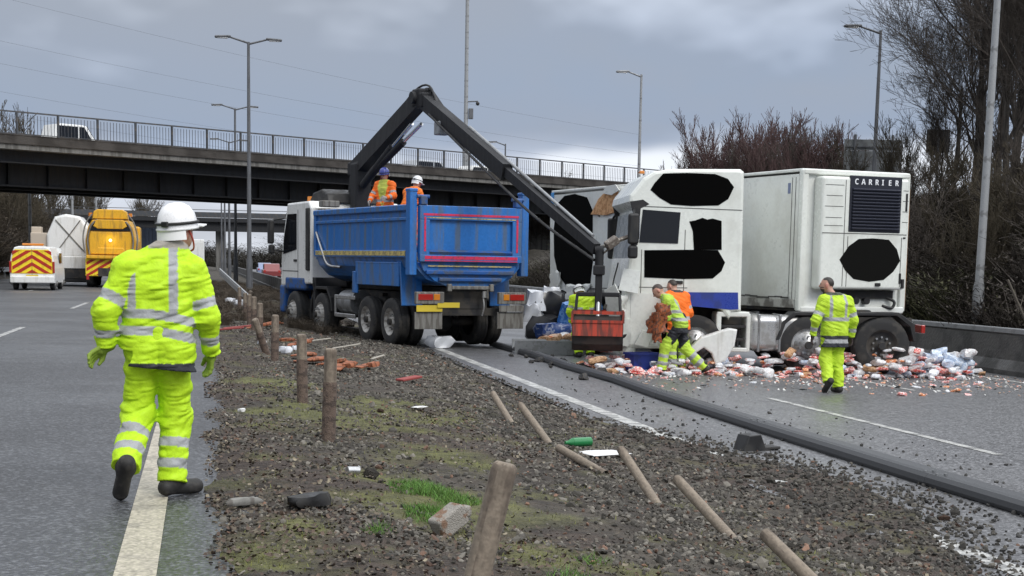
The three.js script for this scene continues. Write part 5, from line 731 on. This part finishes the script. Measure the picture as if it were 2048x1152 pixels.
// ---------------------------------------------------------------- bare winter trees and scrub
function growTree(seed, o) {
  const R = rng(seed), wood = [[], [], []], twig = [[], [], []], col = (lv) => (lv < 2 ? wood : twig);
  const prism = (S, a, b, ra, rb, n) => {
    const d = V(b[0] - a[0], b[1] - a[1], b[2] - a[2]).normalize(), u = Math.abs(d.y) < .9 ? V(0, 1, 0).cross(d).normalize() : V(1, 0, 0).cross(d).normalize(), w = d.clone().cross(u), base = S[0].length / 3;
    for (const [p, r] of [[a, ra], [b, rb]]) for (let k = 0; k < n; k++) { const t = k / n * 6.283, x = u.x * Math.cos(t) + w.x * Math.sin(t), y = u.y * Math.cos(t) + w.y * Math.sin(t), z = u.z * Math.cos(t) + w.z * Math.sin(t); S[0].push(p[0] + x * r, p[1] + y * r, p[2] + z * r); S[1].push(x, y, z); }
    for (let k = 0; k < n; k++) { const q = (k + 1) % n; S[2].push(base + k, base + q, base + n + k, base + q, base + n + q, base + n + k); }
  };
  const grow = (p, d, L, r, lv) => {
    const n = lv < 2 ? 4 : lv < 4 ? 2 : 1, kids = o.kids[lv] ?? 0, last = lv >= o.kids.length; let q = p, rr = r, dir = d.clone();
    for (let s = 0; s < n; s++) {
      dir = dir.clone().add(V((R() - .5), (R() - .5) * .6 + o.up * .5, (R() - .5)).multiplyScalar(lv ? .38 : .14)).normalize();
      const e = [q[0] + dir.x * L / n, q[1] + dir.y * L / n, q[2] + dir.z * L / n], re = Math.max(o.fine, rr * (last ? .4 : lv ? .74 : .82));
      prism(col(lv), q, e, rr, re, lv < 1 ? 7 : lv < 3 ? 4 : 3);
      if (!last) { const from = lv === 0 ? (s >= o.bare ? 1 : 0) : 1, m = from * kids / (lv === 0 ? n - o.bare : n); for (let k = 0; k < Math.floor(m) + (R() < m % 1 ? 1 : 0); k++) { const t = .25 + R() * .75, az = R() * 6.283, bend = o.angle * (.7 + .6 * R()), side = Math.abs(dir.y) < .95 ? V(0, 1, 0).cross(dir).normalize() : V(1, 0, 0), nd = dir.clone().multiplyScalar(Math.cos(bend)).addScaledVector(side.applyAxisAngle(dir, az), Math.sin(bend)).add(V(0, o.up * .35, 0)).normalize(); grow([lerp(q[0], e[0], t), lerp(q[1], e[1], t), lerp(q[2], e[2], t)], nd, L * (o.ratio[lv] ?? .55) * (.7 + .6 * R()), Math.max(o.fine, re * (lv ? .62 : .55)), lv + 1); } }
      q = e; rr = re;
    }
    if (!last && lv > 0) grow(q, dir, L * .5, rr, lv + 1);
  };
  grow([0, -.4, 0], V((R() - .5) * .1, 1, (R() - .5) * .1).normalize(), o.h, o.r, 0);
  const make = ([p, n, i]) => { const g = new THREE.BufferGeometry(); g.setAttribute('position', new THREE.Float32BufferAttribute(p, 3)); g.setAttribute('normal', new THREE.Float32BufferAttribute(n, 3)); g.setAttribute('uv', new THREE.Float32BufferAttribute(new Float32Array(p.length / 3 * 2).map((_, k) => p[Math.floor(k / 2) * 3 + (k % 2)]), 2)); g.setIndex(i); return g; };
  return [make(wood), make(twig)];
}
const barkDark = mat({ c: [.055, .046, .038], d: [.03, .026, .022], kind: 'bark', lo: .3, hi: .7, amt: .8, r: [.85, 1], scale: 1.5, bump: .02 }), twigDark = plain([.075, .062, .052], .9), twigRed = plain([.085, .05, .048], .9), barkPale = plain([.1, .088, .072], .9), twigOlive = plain([.06, .048, .03], .9);
{
  const big = [1, 2, 3].map((k) => growTree(100 + k, { h: 7.2, r: .17, kids: [9, 5, 5, 4, 3], bare: 1, angle: .6, up: .26, ratio: [.6, .55, .5, .5, .5], fine: .006 }));
  const mid = [1, 2, 3].map((k) => growTree(200 + k, { h: 5.5, r: .11, kids: [12, 6, 5, 3], bare: 0, angle: .5, up: .5, ratio: [.42, .5, .5, .5], fine: .013 }));
  const bush = [1, 2].map((k) => growTree(300 + k, { h: 3.4, r: .07, kids: [14, 6, 4, 3], bare: 0, angle: .75, up: .25, ratio: [.6, .55, .5, .5], fine: .014 }));
  const R = rng(77), plant = (geo, name, label, cat, group, x, z, s, tw, bk) => { const o = thing(name, label, cat, [x, groundY(x, z) - .1, z], R() * 6.28, group); o.scale.set(s, s * (.9 + R() * .2), s); for (const [n, g, m] of [['trunk', geo[0], bk], ['crown', geo[1], tw]]) { const q = new THREE.Mesh(g, m); q.name = n; q.castShadow = q.receiveShadow = true; o.add(q); } return o; };
  for (const [x, z, s, v] of [[27.0, -50, .78, 0], [25.2, -46, .86, 1], [25.4, -44.4, 1.0, 2], [23.9, -40.5, .92, 0], [30.8, -55, 1.0, 2], [28.8, -50.5, .95, 1], [26.6, -43.4, .95, 0], [25.6, -49, .7, 2], [27.6, -47, 1.0, 2], [24.2, -42.6, .8, 1]]) plant(big[v], 'bare_tree', 'tall leafless tree with dense twigs on the bank behind the pale lamp column', 'tree', 'leafless trees on the wooded bank', x, z, s, twigDark, barkDark);
  for (let k = 0; k < 34; k++) { const u = k / 33, z = -82 + 10 * u + (R() - .5) * 7, x = (.321 + .135 * u + (R() - .5) * .008) * -z; plant(mid[k % 3], 'birch_tree', 'reddish twigged slender tree standing beyond the white lorry roofs', 'tree', 'reddish trees beyond the lorry', x, z, .58 + R() * .22, k % 3 ? twigRed : twigDark, barkPale); }
  for (const [x, z, s] of [[31.6, -84, .95], [32.3, -85, 1.05], [33.0, -84.5, .92], [30.6, -83, .85], [28.4, -82, .9]]) plant(mid[1], 'birch_tree', 'reddish twigged slender tree standing beyond the white lorry roofs', 'tree', 'reddish trees beyond the lorry', x, z, s, twigRed, barkPale);
  for (let k = 0; k < 18; k++) { const x = 18.6 + R() * 5, z = -24 - R() * 15; plant(bush[k % 2], 'scrub_bush', 'tangled leafless bush growing on the bank above the edge barrier', 'bush', 'leafless bushes above the edge barrier', x, z, .28 + R() * .25, k % 3 ? twigDark : twigOlive, barkDark); }
  for (let k = 0; k < 24; k++) { const z = -26 - R() * 30, x = 18.4 + R() * 5 + Math.max(0, -z - 40) * .3; plant(mid[k % 3], 'bank_sapling', 'slim leafless sapling rising from the brambles behind the edge barrier', 'sapling', 'saplings among the brambles', x, z, .26 + R() * .22, k % 2 ? twigDark : twigOlive, barkDark); }
  for (let k = 0; k < 26; k++) { const z = -88 - R() * 90, x = -14 - R() * 12; plant(k % 2 ? bush[k % 4 > 1 ? 1 : 0] : mid[k % 3], 'bank_tree', 'brown leafless tree on the bank seen below the bridge', 'tree', 'leafless trees on the bank below the bridge', x, z, .8 + R() * .7, twigOlive, barkDark); }
  for (let k = 0; k < 14; k++) { const z = -215 - R() * 90, x = -30 + R() * 22; plant(mid[k % 3], 'distant_tree', 'small brown leafless tree beyond the low far bridge', 'tree', 'leafless trees beyond the far bridge', x, z, 1 + R() * .6, twigOlive, barkDark); }
  for (let k = 0; k < 8; k++) { const z = -104 - R() * 20, x = 22 + R() * 9; plant(bush[k % 2], 'verge_bush', 'thin leafless bush growing behind the bridge parapet end', 'bush', 'bushes by the bridge end', x, z, .55 + R() * .4, twigDark, barkDark); }
  // bramble mass
  const p = [], n = [], ix = [], r = rng(9); const tri = (a, b, c) => { const k = p.length / 3; p.push(...a, ...b, ...c); const m = V(b[0] - a[0], b[1] - a[1], b[2] - a[2]).cross(V(c[0] - a[0], c[1] - a[1], c[2] - a[2])).normalize(); for (let q = 0; q < 3; q++) n.push(m.x, m.y, m.z); ix.push(k, k + 1, k + 2); };
  for (let k = 0; k < 120; k++) { const a = r() * 6.28, L = .5 + r() * .6, lean = .2 + r() * .8; let q = [(r() - .5) * .7, 0, (r() - .5) * .7]; for (let s = 0; s < 3; s++) { const e = [q[0] + Math.cos(a) * lean * L * .35 * (1 + s * .3), q[1] + L * .4 * (1 - s * .42), q[2] + Math.sin(a) * lean * L * .35 * (1 + s * .3)], w = .012; tri([q[0] - w, q[1], q[2]], [q[0] + w, q[1], q[2]], e); tri([q[0], q[1], q[2] - w], [q[0], q[1], q[2] + w], e); q = e; if (k % 4 === 1) { const l = .022 + r() * .025, t = r() * 6.28; tri(q, [q[0] + Math.cos(t) * l, q[1] + l * .5, q[2] + Math.sin(t) * l], [q[0] + Math.cos(t + .8) * l, q[1] - l * .2, q[2] + Math.sin(t + .8) * l]); } } }
  const g = new THREE.BufferGeometry(); g.setAttribute('position', new THREE.Float32BufferAttribute(p, 3)); g.setAttribute('normal', new THREE.Float32BufferAttribute(n, 3)); g.setIndex(ix);
  const A = [], B = []; for (let k = 0; k < 5200; k++) { const x = 17.1 + 17 * Math.pow(R(), 1.3), z = -21 - 62 * R(), s = (.45 + R() * R() * 1.7) * (x > 23 && z < -42 ? .55 : 1), t = .6 + R() * .8; A.push([x, groundY(x, z) - .05, z, s, s * (.8 + R() * .7), s, 0, R() * 6, 0, ...(R() < .25 ? [.05 * t, .05 * t, .022 * t] : [.052 * t, .043 * t, .036 * t])]); }
  for (let k = 0; k < 2600; k++) { const x = -13 - 17 * R(), z = -60 - 130 * R(), s = 1 + R() * 1.8, t = .6 + R() * .8; B.push([x, groundY(x, z) - .05, z, s, s * (.8 + R() * .7), s, 0, R() * 6, 0, .06 * t, .046 * t, .032 * t]); }
  scatter('bramble_undergrowth', 'dark tangle of bramble stems covering the bank behind the edge barrier', g, plain([1, 1, 1], .9, 0, { side: THREE.DoubleSide }), A, 'undergrowth');
  scatter('bank_undergrowth', 'brown bramble growth covering the bank beneath the bridge', g, plain([1, 1, 1], .9, 0, { side: THREE.DoubleSide }), B, 'undergrowth');
  const Ft = []; for (let k = 0; k < 900; k++) { const x = -90 + 240 * R(), z = -300 - 60 * R(), s = 3 + R() * 5, t = .6 + R() * .8; Ft.push([x, groundY(x, z) - .3, z, s, s * (.6 + R() * .5), s, 0, R() * 6, 0, .055 * t, .05 * t, .042 * t]); }
  scatter('far_treeline', 'low dark line of distant trees closing off the road under the far bridge', g, plain([1, 1, 1], .9, 0, { side: THREE.DoubleSide }), Ft, 'trees');
  const Wd = []; for (let k = 0; k < 500; k++) { const x = .3 + 3.6 * R(), z = -34 - 60 * R(), s = .12 + R() * .3, t = .6 + R(); Wd.push([x, verge(x, Math.max(z, -61)), z, s, s, s, 0, R() * 6, 0, .07 * t, .055 * t, .04 * t]); }
  scatter('reservation_weeds', 'dry brown weeds along the reservation beyond the posts', g, plain([1, 1, 1], .9, 0, { side: THREE.DoubleSide }), Wd, 'weeds');
  const bl = solo('broken_branch', 'bare broken stick leaning against the edge barrier rail', 'branch', [tube([[0, 0, 0], [-.2, .45, -.1], [-.5, 1.05, -.15]], .025, 6), rod([-.22, .5, -.1], [-.12, .75, -.15], .012, .006, 5)], barkPale, [16.35, .3, -27.6]);
}
// ---------------------------------------------------------------- posts, fallen rail and spilled load
const postWood = mat({ c: [.21, .172, .132], d: [.1, .078, .062], kind: 'bark', lo: .35, hi: .8, amt: .75, r: [.75, .95], scale: 1.1, bump: .003, grain: .2 }), postRust = mat({ c: [.14, .1, .078], d: [.06, .045, .038], kind: 'blotch', lo: .35, hi: .7, amt: .8, r: [.75, .95], scale: .4, bump: .01 });
const postGeo = (h, r, low = -.3) => lathe([[0, h + .006], [r * .7, h + .004], [r * .95, h - .008], [r, h - .03], [r * 1.01, h * .5], [r, low]], 18);
{
  const up = 'weathered round barrier post standing upright in the gravel row', G = 'upright barrier posts in the row', R = rng(3);
  const post = (label, x, z, h, lean = [0, 0], g, bareP) => { const o = thing('barrier_post', label, 'post', [x, verge(x, z), z], R() * 6, g); o.rotation.set(lean[0], 0, lean[1]); part('shaft', postGeo(h, bareP ? .05 : .054), postWood, o); if (!bareP) part('rust_sleeve', [lathe([[.0585, -.1], [.059, h * .62], [.057, h * .64]], 18)], postRust, o); return o; };
  for (const [z, h] of [[-12.6, .77], [-16.0, .73], [-22.4, .7], [-28.5, .72], [-31.7, .7], [-35, .7], [-38.2, .68], [-44.5, .7]]) post(up, 1.02, z, h, [(R() - .5) * .05, (R() - .5) * .05], G);
  post('thin barrier post leaning over between two upright posts', .98, -24.2, .62, [.25, .32]); post('split barrier post tilting away beyond the upright posts', 1.05, -41.4, .7, [.1, -.3]);
  post('large weathered post tilted sideways beside the mossy ground', .93, -5.5, .78, [-.03, -.24], undefined, true);
  const lie = [[3.28, -16.02], [3.27, -14.15], [3.21, -12.18], [3.3, -10.66], [3.3, -9.07], [3.1, -6.75]];
  lie.forEach(([x, z], i) => { const o = thing('bent_post', 'bare round barrier post knocked over almost flat on the stones', 'post', [x, verge(x, z) + .01, z], 0, 'knocked over barrier posts'); const L = [.68, .72, .6, .74, .72, .74][i]; o.rotation.set(-1.18 - (i === 2 ? .22 : 0) + (i % 2) * .05, 0, .12 + (i % 3) * .08); part('shaft', postGeo(L, .036, -.22), postWood, o); });
}
{
  const prof = [[-.085, 0], [-.095, .04], [-.085, .1], [-.055, .145], [-.03, .14], [0, .12], [.03, .14], [.055, .145], [.085, .1], [.095, .04], [.085, 0], [.07, 0], [.06, .08], [0, .085], [-.06, .08], [-.07, 0]];
  const o = thing('fallen_guardrail', 'long dark corrugated steel guard rail lying flat along the wet lane', 'guardrail', [6.36, roadR(6.36) + .006, 0]);
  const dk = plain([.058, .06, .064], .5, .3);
  const pts = [[-.03, -3.2], [-.06, -7.6], [-.09, -12.0], [-.06, -16.4], [.02, -20.4], [.16, -23.2], [.1, -26.2], [.2, -29.6], [.1, -33.5]];
  for (let k = 0; k < pts.length - 1; k++) { const [x0, z0] = pts[k], [x1, z1] = pts[k + 1], L = Math.hypot(x1 - x0, z1 - z0), g = ext(prof.map(([a, b]) => [a * (k % 2 ? 1.04 : 1.08), b * (k % 2 ? .72 : .76)]), L + (k % 2 ? .2 : -.04), .004, (x0 + x1) / 2, (k % 2) * .004, (z0 + z1) / 2, 0, Math.atan2(x1 - x0, z1 - z0), 0); const s = part('rail_section', g, dk, o); part('splice_bolts', [cyl(.015, .015, .02, 6, x0 - .04, .112, z0 - .12), cyl(.015, .015, .02, 6, x0 + .04, .112, z0 - .12), cyl(.015, .015, .02, 6, x0 - .04, .112, z0 + .1), cyl(.015, .015, .02, 6, x0 + .04, .112, z0 + .1)], M.steel, s).userData.kind = 'stuff'; }
  solo('rail_shadow_strip', 'thin dark strip drawn as shadow behind the fallen guard rail', 'shadow strip', [ext([[-.05, 0], [-.05, .03], [.05, .04], [.05, 0]], 22, .004, 0, 0, -13, 0, -.004, 0)], dk, [6.66, roadR(6.66) + .006, 0]);  // dark strip drawn in place of the shadow gap behind the rail
  const clutter = rng(14); for (let k = 0; k < 26; k++) { const z = -23 - clutter() * 9, x = 6.1 + clutter() * .9; solo('road_rubble', 'dark lump of broken rubble strewn beside the far end of the fallen rail', 'rubble', [stone(60 + k % 4)], M.chassis, [x, roadR(x) + .03, z], clutter() * 6, 'rubble beside the rail').scale.setScalar(.04 + clutter() * .08); }
}
// crumpled packets: a softened box pushed about by noise
function packet(seed, sx, sy, sz, crush = .35) { const g = new THREE.BoxGeometry(1, 1, 1, 4, 3, 4), p = g.attributes.position; for (let i = 0; i < p.count; i++) { const x = p.getX(i), y = p.getY(i), z = p.getZ(i), k = 1 + (fbm(x * 2.2 + seed, y * 2.2, z * 2.2 + seed * 2, 3) - .5) * 2 * crush, rd = 1 - .22 * (Math.abs(x) * Math.abs(y) + Math.abs(z) * Math.abs(y)) * 2.4; p.setXYZ(i, x * sx * k * rd, (y + .5) * sy * (.75 + .5 * fbm(x * 3 + seed, 2, z * 3, 2)), z * sz * k * rd); } g.computeVertexNormals(); return g; }
{
  const R = rng(42), print = (c, d, lo = .5) => mat({ c, d, kind: 'blotch', lo, hi: lo + .06, amt: 1, r: [.3, .5], scale: .28, grain: .05 });
  const kinds = [
    ['white_packet', 'crumpled plain white packet in the spilled load', packet(1, .26, .13, .2), print([.72, .72, .72], [.5, .52, .58]), 'packet'],
    ['pink_packet', 'pink and white food packet in the spilled load', packet(2, .28, .12, .2), print(rgb(214, 130, 125), rgb(235, 225, 222)), 'packet'],
    ['red_packet', 'red printed food packet in the spilled load', packet(3, .3, .1, .22), print(rgb(190, 62, 56), rgb(225, 190, 180)), 'packet'],
    ['blue_bag', 'pale blue plastic bag in the spilled load', packet(4, .34, .2, .28, .5), print(rgb(176, 192, 214), rgb(215, 222, 232)), 'bag'],
    ['beige_carton', 'squashed beige cardboard carton in the spilled load', packet(5, .36, .16, .3, .18), print(rgb(196, 158, 122), rgb(150, 112, 80)), 'carton'],
    ['black_tray', 'small black plastic tray among the spilled packets', packet(6, .2, .06, .15, .2), print([.02, .02, .022], [.06, .06, .06]), 'tray'],
    ['white_bag', 'torn white plastic bag in the spilled load', packet(7, .4, .22, .3, .6), print([.68, .69, .7], [.5, .45, .44], .55), 'bag'],
    ['orange_packet', 'orange brown packet in the spilled load', packet(8, .24, .1, .2), print(rgb(206, 120, 72), rgb(228, 196, 170)), 'packet']];
  kinds.forEach((k) => uvBox(k[2]));
  const G0 = 'spilled load on the carriageway', tails = { 'scraps scattered over the lanes': 'lying alone on the wet open lane', 'cartons in the pile beside the grab': 'in the heap between grab and tipper' };
  const put = (k, x, y, z, s = 1, g = G0) => { const [n, l, geo, m, c] = kinds[k], o = new THREE.Mesh(geo, m); o.name = numbered(n); o.position.set(x, y, z); o.rotation.set((R() - .5) * .7, R() * 6.28, (R() - .5) * .7); o.scale.set(s * (.8 + R() * .6), s * (.45 + R() * .45), s * (.8 + R() * .6)); o.castShadow = o.receiveShadow = true; scene.add(o); return tag(o, g === G0 ? l : l.replace('in the spilled load', tails[g]).replace('among the spilled packets', tails[g]), c, g + ', ' + n.replace('_', ' ') + 's'); };
  const pick = () => { const t = R(); return t < .3 ? 0 : t < .55 ? 1 : t < .72 ? 2 : t < .76 ? 3 : t < .81 ? 4 : t < .84 ? 5 : t < .91 ? 6 : 7; };
  // heap running along the front of the lorry
  const heap = (x) => .1 + .2 * Math.exp(-(((x - 11.8) / 1.2) ** 2)) + .34 * Math.exp(-(((x - 13.2) / 1.0) ** 2)) + .2 * Math.exp(-(((x - 10.2) / 1.3) ** 2)) + .12 * Math.exp(-(((x - 7.6) / .8) ** 2)) + .12 * Math.exp(-(((x - 14.6) / .5) ** 2));
  for (let k = 0; k < 540; k++) { const x = 6.75 + 8.3 * R(), q = R(), z = -25.3 - 1.5 * Math.pow(R(), .8) - (x > 12.5 ? .3 : 0) - (x > 14 ? 1.2 : 0), y = roadR(x) + heap(x) * q * q * 1.1 * clamp((-z - 25.2) * 1.4) - .02; put(pick(), x, y, z, .42 + R() * .34); }
  for (let k = 0; k < 26; k++) put([3, 3, 6, 2][k % 4], 12.6 + R() * 1.8, roadR(13) + .1 + R() * .28, -26.3 - R() * .7, .9);
  for (let k = 0; k < 40; k++) { const x = 7.5 + R() * 8, z = -21.5 - 4 * R(); put([0, 1, 7, 5][k % 4], x, roadR(x) - .01, z, .3 + R() * .3, 'scraps scattered over the lanes'); }
  const S = []; for (let k = 0; k < 1300; k++) { const x = 6.6 + R() * 8.8, z = -22 - 5.2 * Math.pow(R(), .6), s = .008 + R() * .022, c = [[.6, .6, .58], [.5, .25, .2], [.3, .2, .14], [.1, .09, .08], [.25, .22, .2]][Math.floor(R() * 5)]; S.push([x, roadR(x) + s * .3, z, s * 1.6, s * .5, s, R() * .6, R() * 6, R() * .6, ...c]); }
  scatter('load_litter', 'fine scraps of packaging and food strewn over the wet lanes', stone(71), whiteWet, S, 'litter');
  // pile behind the tipper: sacks, film, cardboard
  const sackBlack = plain([.013, .013, .015], .28), sack = (seed, s) => packet(seed, s, s * .8, s * .9, .7), film = plain([.62, .64, .68], .3, 0, { side: THREE.DoubleSide });
  const P = (name, label, cat, geo, m, p, ry, grp) => solo(name, label, cat, geo, m, p, ry, grp);
  for (const [x, y, z, s] of [[7.55, .02, -33.2, .8], [8.0, .05, -33.7, .9], [7.75, .55, -33.6, .8], [8.3, -.1, -33.0, .7]]) P('black_sack', 'glossy black rubbish sack in the pile beside the grab', 'sack', [sack(s * 10 + x, s)], sackBlack, [x, y - .35, z], x, 'black sacks in the pile');
  for (const [x, y, z, s] of [[7.45, 1.0, -33.5, .55], [7.8, 1.12, -33.7, .5], [7.3, .75, -33.3, .5]]) P('white_film', 'torn sheet of white plastic film on top of the sack pile', 'plastic film', [sack(s * 30 + x, s)], film, [x, y - .55, z], x, 'white film on the pile');
  P('blue_sheet', 'crumpled bright blue plastic sheet beside the black sacks', 'plastic sheet', [sack(5.5, .8)], mat({ c: rgb(40, 96, 160), d: rgb(110, 150, 200), kind: 'blotch', lo: .5, hi: .7, amt: .8, r: [.3, .5], scale: .6 }), [8.25, .05, -32.4], .6); P('blue_sheet', 'darker blue plastic sheet folded under the sack pile', 'plastic sheet', [packet(9, .9, .3, .6, .6)], mat({ c: rgb(44, 72, 130), d: rgb(150, 160, 185), kind: 'blotch', lo: .55, hi: .7, amt: .8, r: [.3, .5], scale: .6 }), [7.55, -.1, -32.3], .2);
  for (let k = 0; k < 26; k++) put([4, 1, 7, 4, 0][k % 5], 7.2 + R() * 1.5, -.38 + R() * .3, -31.3 - R() * .8, 1.1, 'cartons in the pile beside the grab');
  P('blue_crate', 'dark blue plastic crate standing in the spilled load', 'crate', (() => { const g = [box(.5, .03, .36, 0, .02, 0)]; for (const s of [-1, 1]) { g.push(box(.5, .3, .025, 0, .16, s * .17), box(.025, .3, .36, s * .24, .16, 0), box(.54, .04, .04, 0, .31, s * .18), box(.04, .04, .38, s * .26, .31, 0)); } return g; })(), mat({ c: rgb(30, 48, 128), d: rgb(24, 32, 80), amt: .5, r: [.4, .6], scale: .5 }), [7.75, roadR(7.75) + .02, -26.1], .2);
  P('steel_trough', 'dark battered steel trough lying on the lane behind the tipper', 'steel trough', [ext([[-.3, 0], [-.34, .3], [-.28, .3], [-.24, .06], [.24, .06], [.28, .3], [.34, .3], [.3, 0]], 1.5, .01, 0, 0, 0, 0, Math.PI / 2 - .1, 0)], M.galv, [7.15, -.39, -31.0], 0);
  P('wheel_arch_panel', 'broken white wheel arch panel propped beside the tractor tank', 'body panel', [ext([[-.42, 0], [-.4, .3], [-.15, .55], [.35, .72], [.5, .7], [.46, .4], [.3, .12], [.12, .05], [.05, .25], [-.1, .36], [-.25, .25], [-.3, 0]], .34, .03)], M.whiteDirty, [9.1, roadR(9.1) + .1, -26.35], -.25);
  P('white_pipe', 'thin white plastic pipe leaning upright by the step box', 'pipe', [rod([0, 0, 0], [.02, .62, -.05], .012)], M.whitePlate, [9.3, roadR(9.3), -26.2]);
  P('brown_waste', 'armful of torn brown packaging held by the stooping worker', 'waste', [packet2(11, .26, .3, .24, .8), packet2(12, .2, .24, .18, .9).translate(.05, .2, .03), packet2(15, .14, .3, .1, .9).translate(-.08, -.16, .05)], print(rgb(150, 84, 52), rgb(96, 60, 44)), [7.86, .5, -25.5], .4);
  P('white_sack', 'white plastic sack lying between the tipper rear wheels', 'sack', [packet(13, .5, .24, .4, .55)], film, [5.05, -.34, -32.4], .3);
  // small finds on the reservation
  const lay = (name, label, cat, geo, m, x, z, ry = 0, dy = 0, rx = 0, rz = 0, grp) => { const o = solo(name, label, cat, geo, m, [x, verge(x, z) + dy, z], ry, grp); o.rotation.set(rx, ry, rz); return o; };
  lay('concrete_lump', 'chunky pale concrete lump with a rusty end on the moss', 'concrete lump', [rbox(.2, .13, .12, .02, 0, .08, 0, 0, 0, .5), rbox(.06, .07, .08, .02, .1, .13, .02)], mat({ c: [.3, .28, .25], d: [.2, .1, .05], kind: 'soft', lo: .55, hi: .75, amt: .8, r: [.8, .95], scale: .3, bump: .01 }), 1.36, -8.35, .5);
  lay('crushed_can', 'small crushed white drinks can lying in the gravel', 'can', [cyl(.03, .032, .09, 14, 0, .035, 0, 0, 0, Math.PI / 2 - .1), cyl(.026, .03, .006, 14, .048, .04, 0, 0, 0, Math.PI / 2)], M.alu, 1.02, -10.5, .4); lay('dark_clod', 'dark rounded clod beside the crushed can', 'clod', [stone(65)], soil, 1.13, -10.4, .4, .03).scale.setScalar(.06);
  lay('green_bottle', 'crumpled green plastic bottle beside a white paper sheet', 'bottle', [cyl(.045, .045, .2, 14, 0, .05, 0, 0, 0, Math.PI / 2), cyl(.016, .043, .06, 14, -.13, .05, 0, 0, 0, Math.PI / 2), cyl(.018, .018, .025, 10, -.17, .05, 0, 0, 0, Math.PI / 2)], plain(rgb(40, 120, 70), .25), 3.55, -13.9, .3, .02);
  lay('paper_sheet', 'flat creased white paper sheet beside the green bottle', 'paper', [packet(15, .42, .025, .3, .3)], M.whitePlate, 3.6, -13.25, .3, .025); lay('paper_scrap', 'small white scrap of paper near the first fallen posts', 'paper', [packet(16, .2, .015, .1, .4)], M.whitePlate, 2.3, -16.2, .7, .03); lay('paper_scrap', 'tiny white paper scrap on the soil beside the upright posts', 'paper', [packet(17, .07, .03, .05, .4)], M.whitePlate, .35, -14.6, .7, .02);
  lay('black_bracket', 'bent black plastic bracket lying beside the fallen guard rail', 'bracket', [ext([[-.16, 0], [-.1, .16], [.05, .17], [.12, .02], [.2, 0], [.2, -.02], [-.2, -.02]], .2, .01), rbox(.22, .03, .2, .01, .2, .02, 0)], M.black, 5.5, -14.5, .3, .05);
  lay('plastic_shard', 'curved dark plastic shard on the moss beside the road edge', 'plastic shard', [packet(18, .3, .07, .12, .5)], M.black, .62, -9.0, .6, .02); lay('plastic_shard', 'pale grey plastic shard in the soil near the road edge', 'plastic shard', [packet(19, .22, .04, .06, .4)], flapGrey, .22, -9.1, .4, .02);
  const tan = mat({ c: rgb(150, 90, 60), d: rgb(84, 58, 46), kind: 'wood', amt: .7, lo: .4, hi: .7, r: [.7, .9], scale: .8 });
  for (const [x, z, L, ry, rz] of [[1.6, -22.6, .8, .3, .1], [1.85, -22.1, .6, -.3, .15], [1.45, -23.3, .5, 1.2, 0], [1.65, -27.6, .7, .5, .2], [1.5, -28.8, .6, -.4, 0], [1.9, -21.6, .35, .9, .3], [1.2, -33, .9, .2, .2], [1.5, -34.2, .7, -.5, .1], [2.3, -22.0, .3, .4, .2]]) lay('orange_board', 'broken orange board lying on the reservation among the posts', 'board', [rbox(L * .7, .025, .2, .008, 0, .05, 0), packet(L * 9, L * .5, .06, .2, .6).translate(.1, .03, .12)], tan, x, z, ry, .02, 0, rz, 'broken orange boards');
  for (const [x, z, L, ry] of [[.75, -32.2, .7, .2], [.55, -31.2, .5, -.2], [2.7, -20, .35, .6]]) lay('red_board', 'broken red painted board lying at the foot of the posts', 'board', [rbox(L, .03, .16, .008, 0, .05, 0)], plain(rgb(138, 62, 58), .75), x, z, ry, .02, 0, .1, 'broken red boards');
  for (const [x, z, L, ry] of [[2.55, -27.5, .9, .9], [2.9, -25.5, .6, 1.1], [2.2, -29.5, .7, .8]]) lay('pale_lath', 'thin pale wooden lath lying on the stones behind the tipper wheels', 'lath', [rbox(L, .02, .045, .005, 0, .05, 0)], mat({ c: [.4, .37, .32], d: [.2, .18, .15], kind: 'wood', amt: .6, r: [.7, .9], scale: .5 }), x, z, ry, .02, 0, .05, 'pale laths behind the tipper');
  for (const [x, z, s] of [[.85, -50, .5], [1.15, -49.3, .45], [1.5, -50.6, .5], [1.0, -27, .2], [1.3, -25.2, .25], [1.55, -26.2, .2]]) lay('white_rag', 'crumpled white plastic rag on the reservation near the posts', 'rag', [packet(20 + s, s, s * .4, s * .6, .6)], film, x, z, s * 9, .01, 0, 0, 'white rags on the reservation');
  lay('fallen_rail', 'pale buckled guard rail slanting down behind the walking worker', 'guardrail', [bar([0, .2, 0], [-.9, 1.05, -9], .05, .26), bar([0, .24, 0], [-.9, 1.1, -9], .09, .06)], M.galv, 1.5, -48, 0);
}
renderer.render(scene, camera);
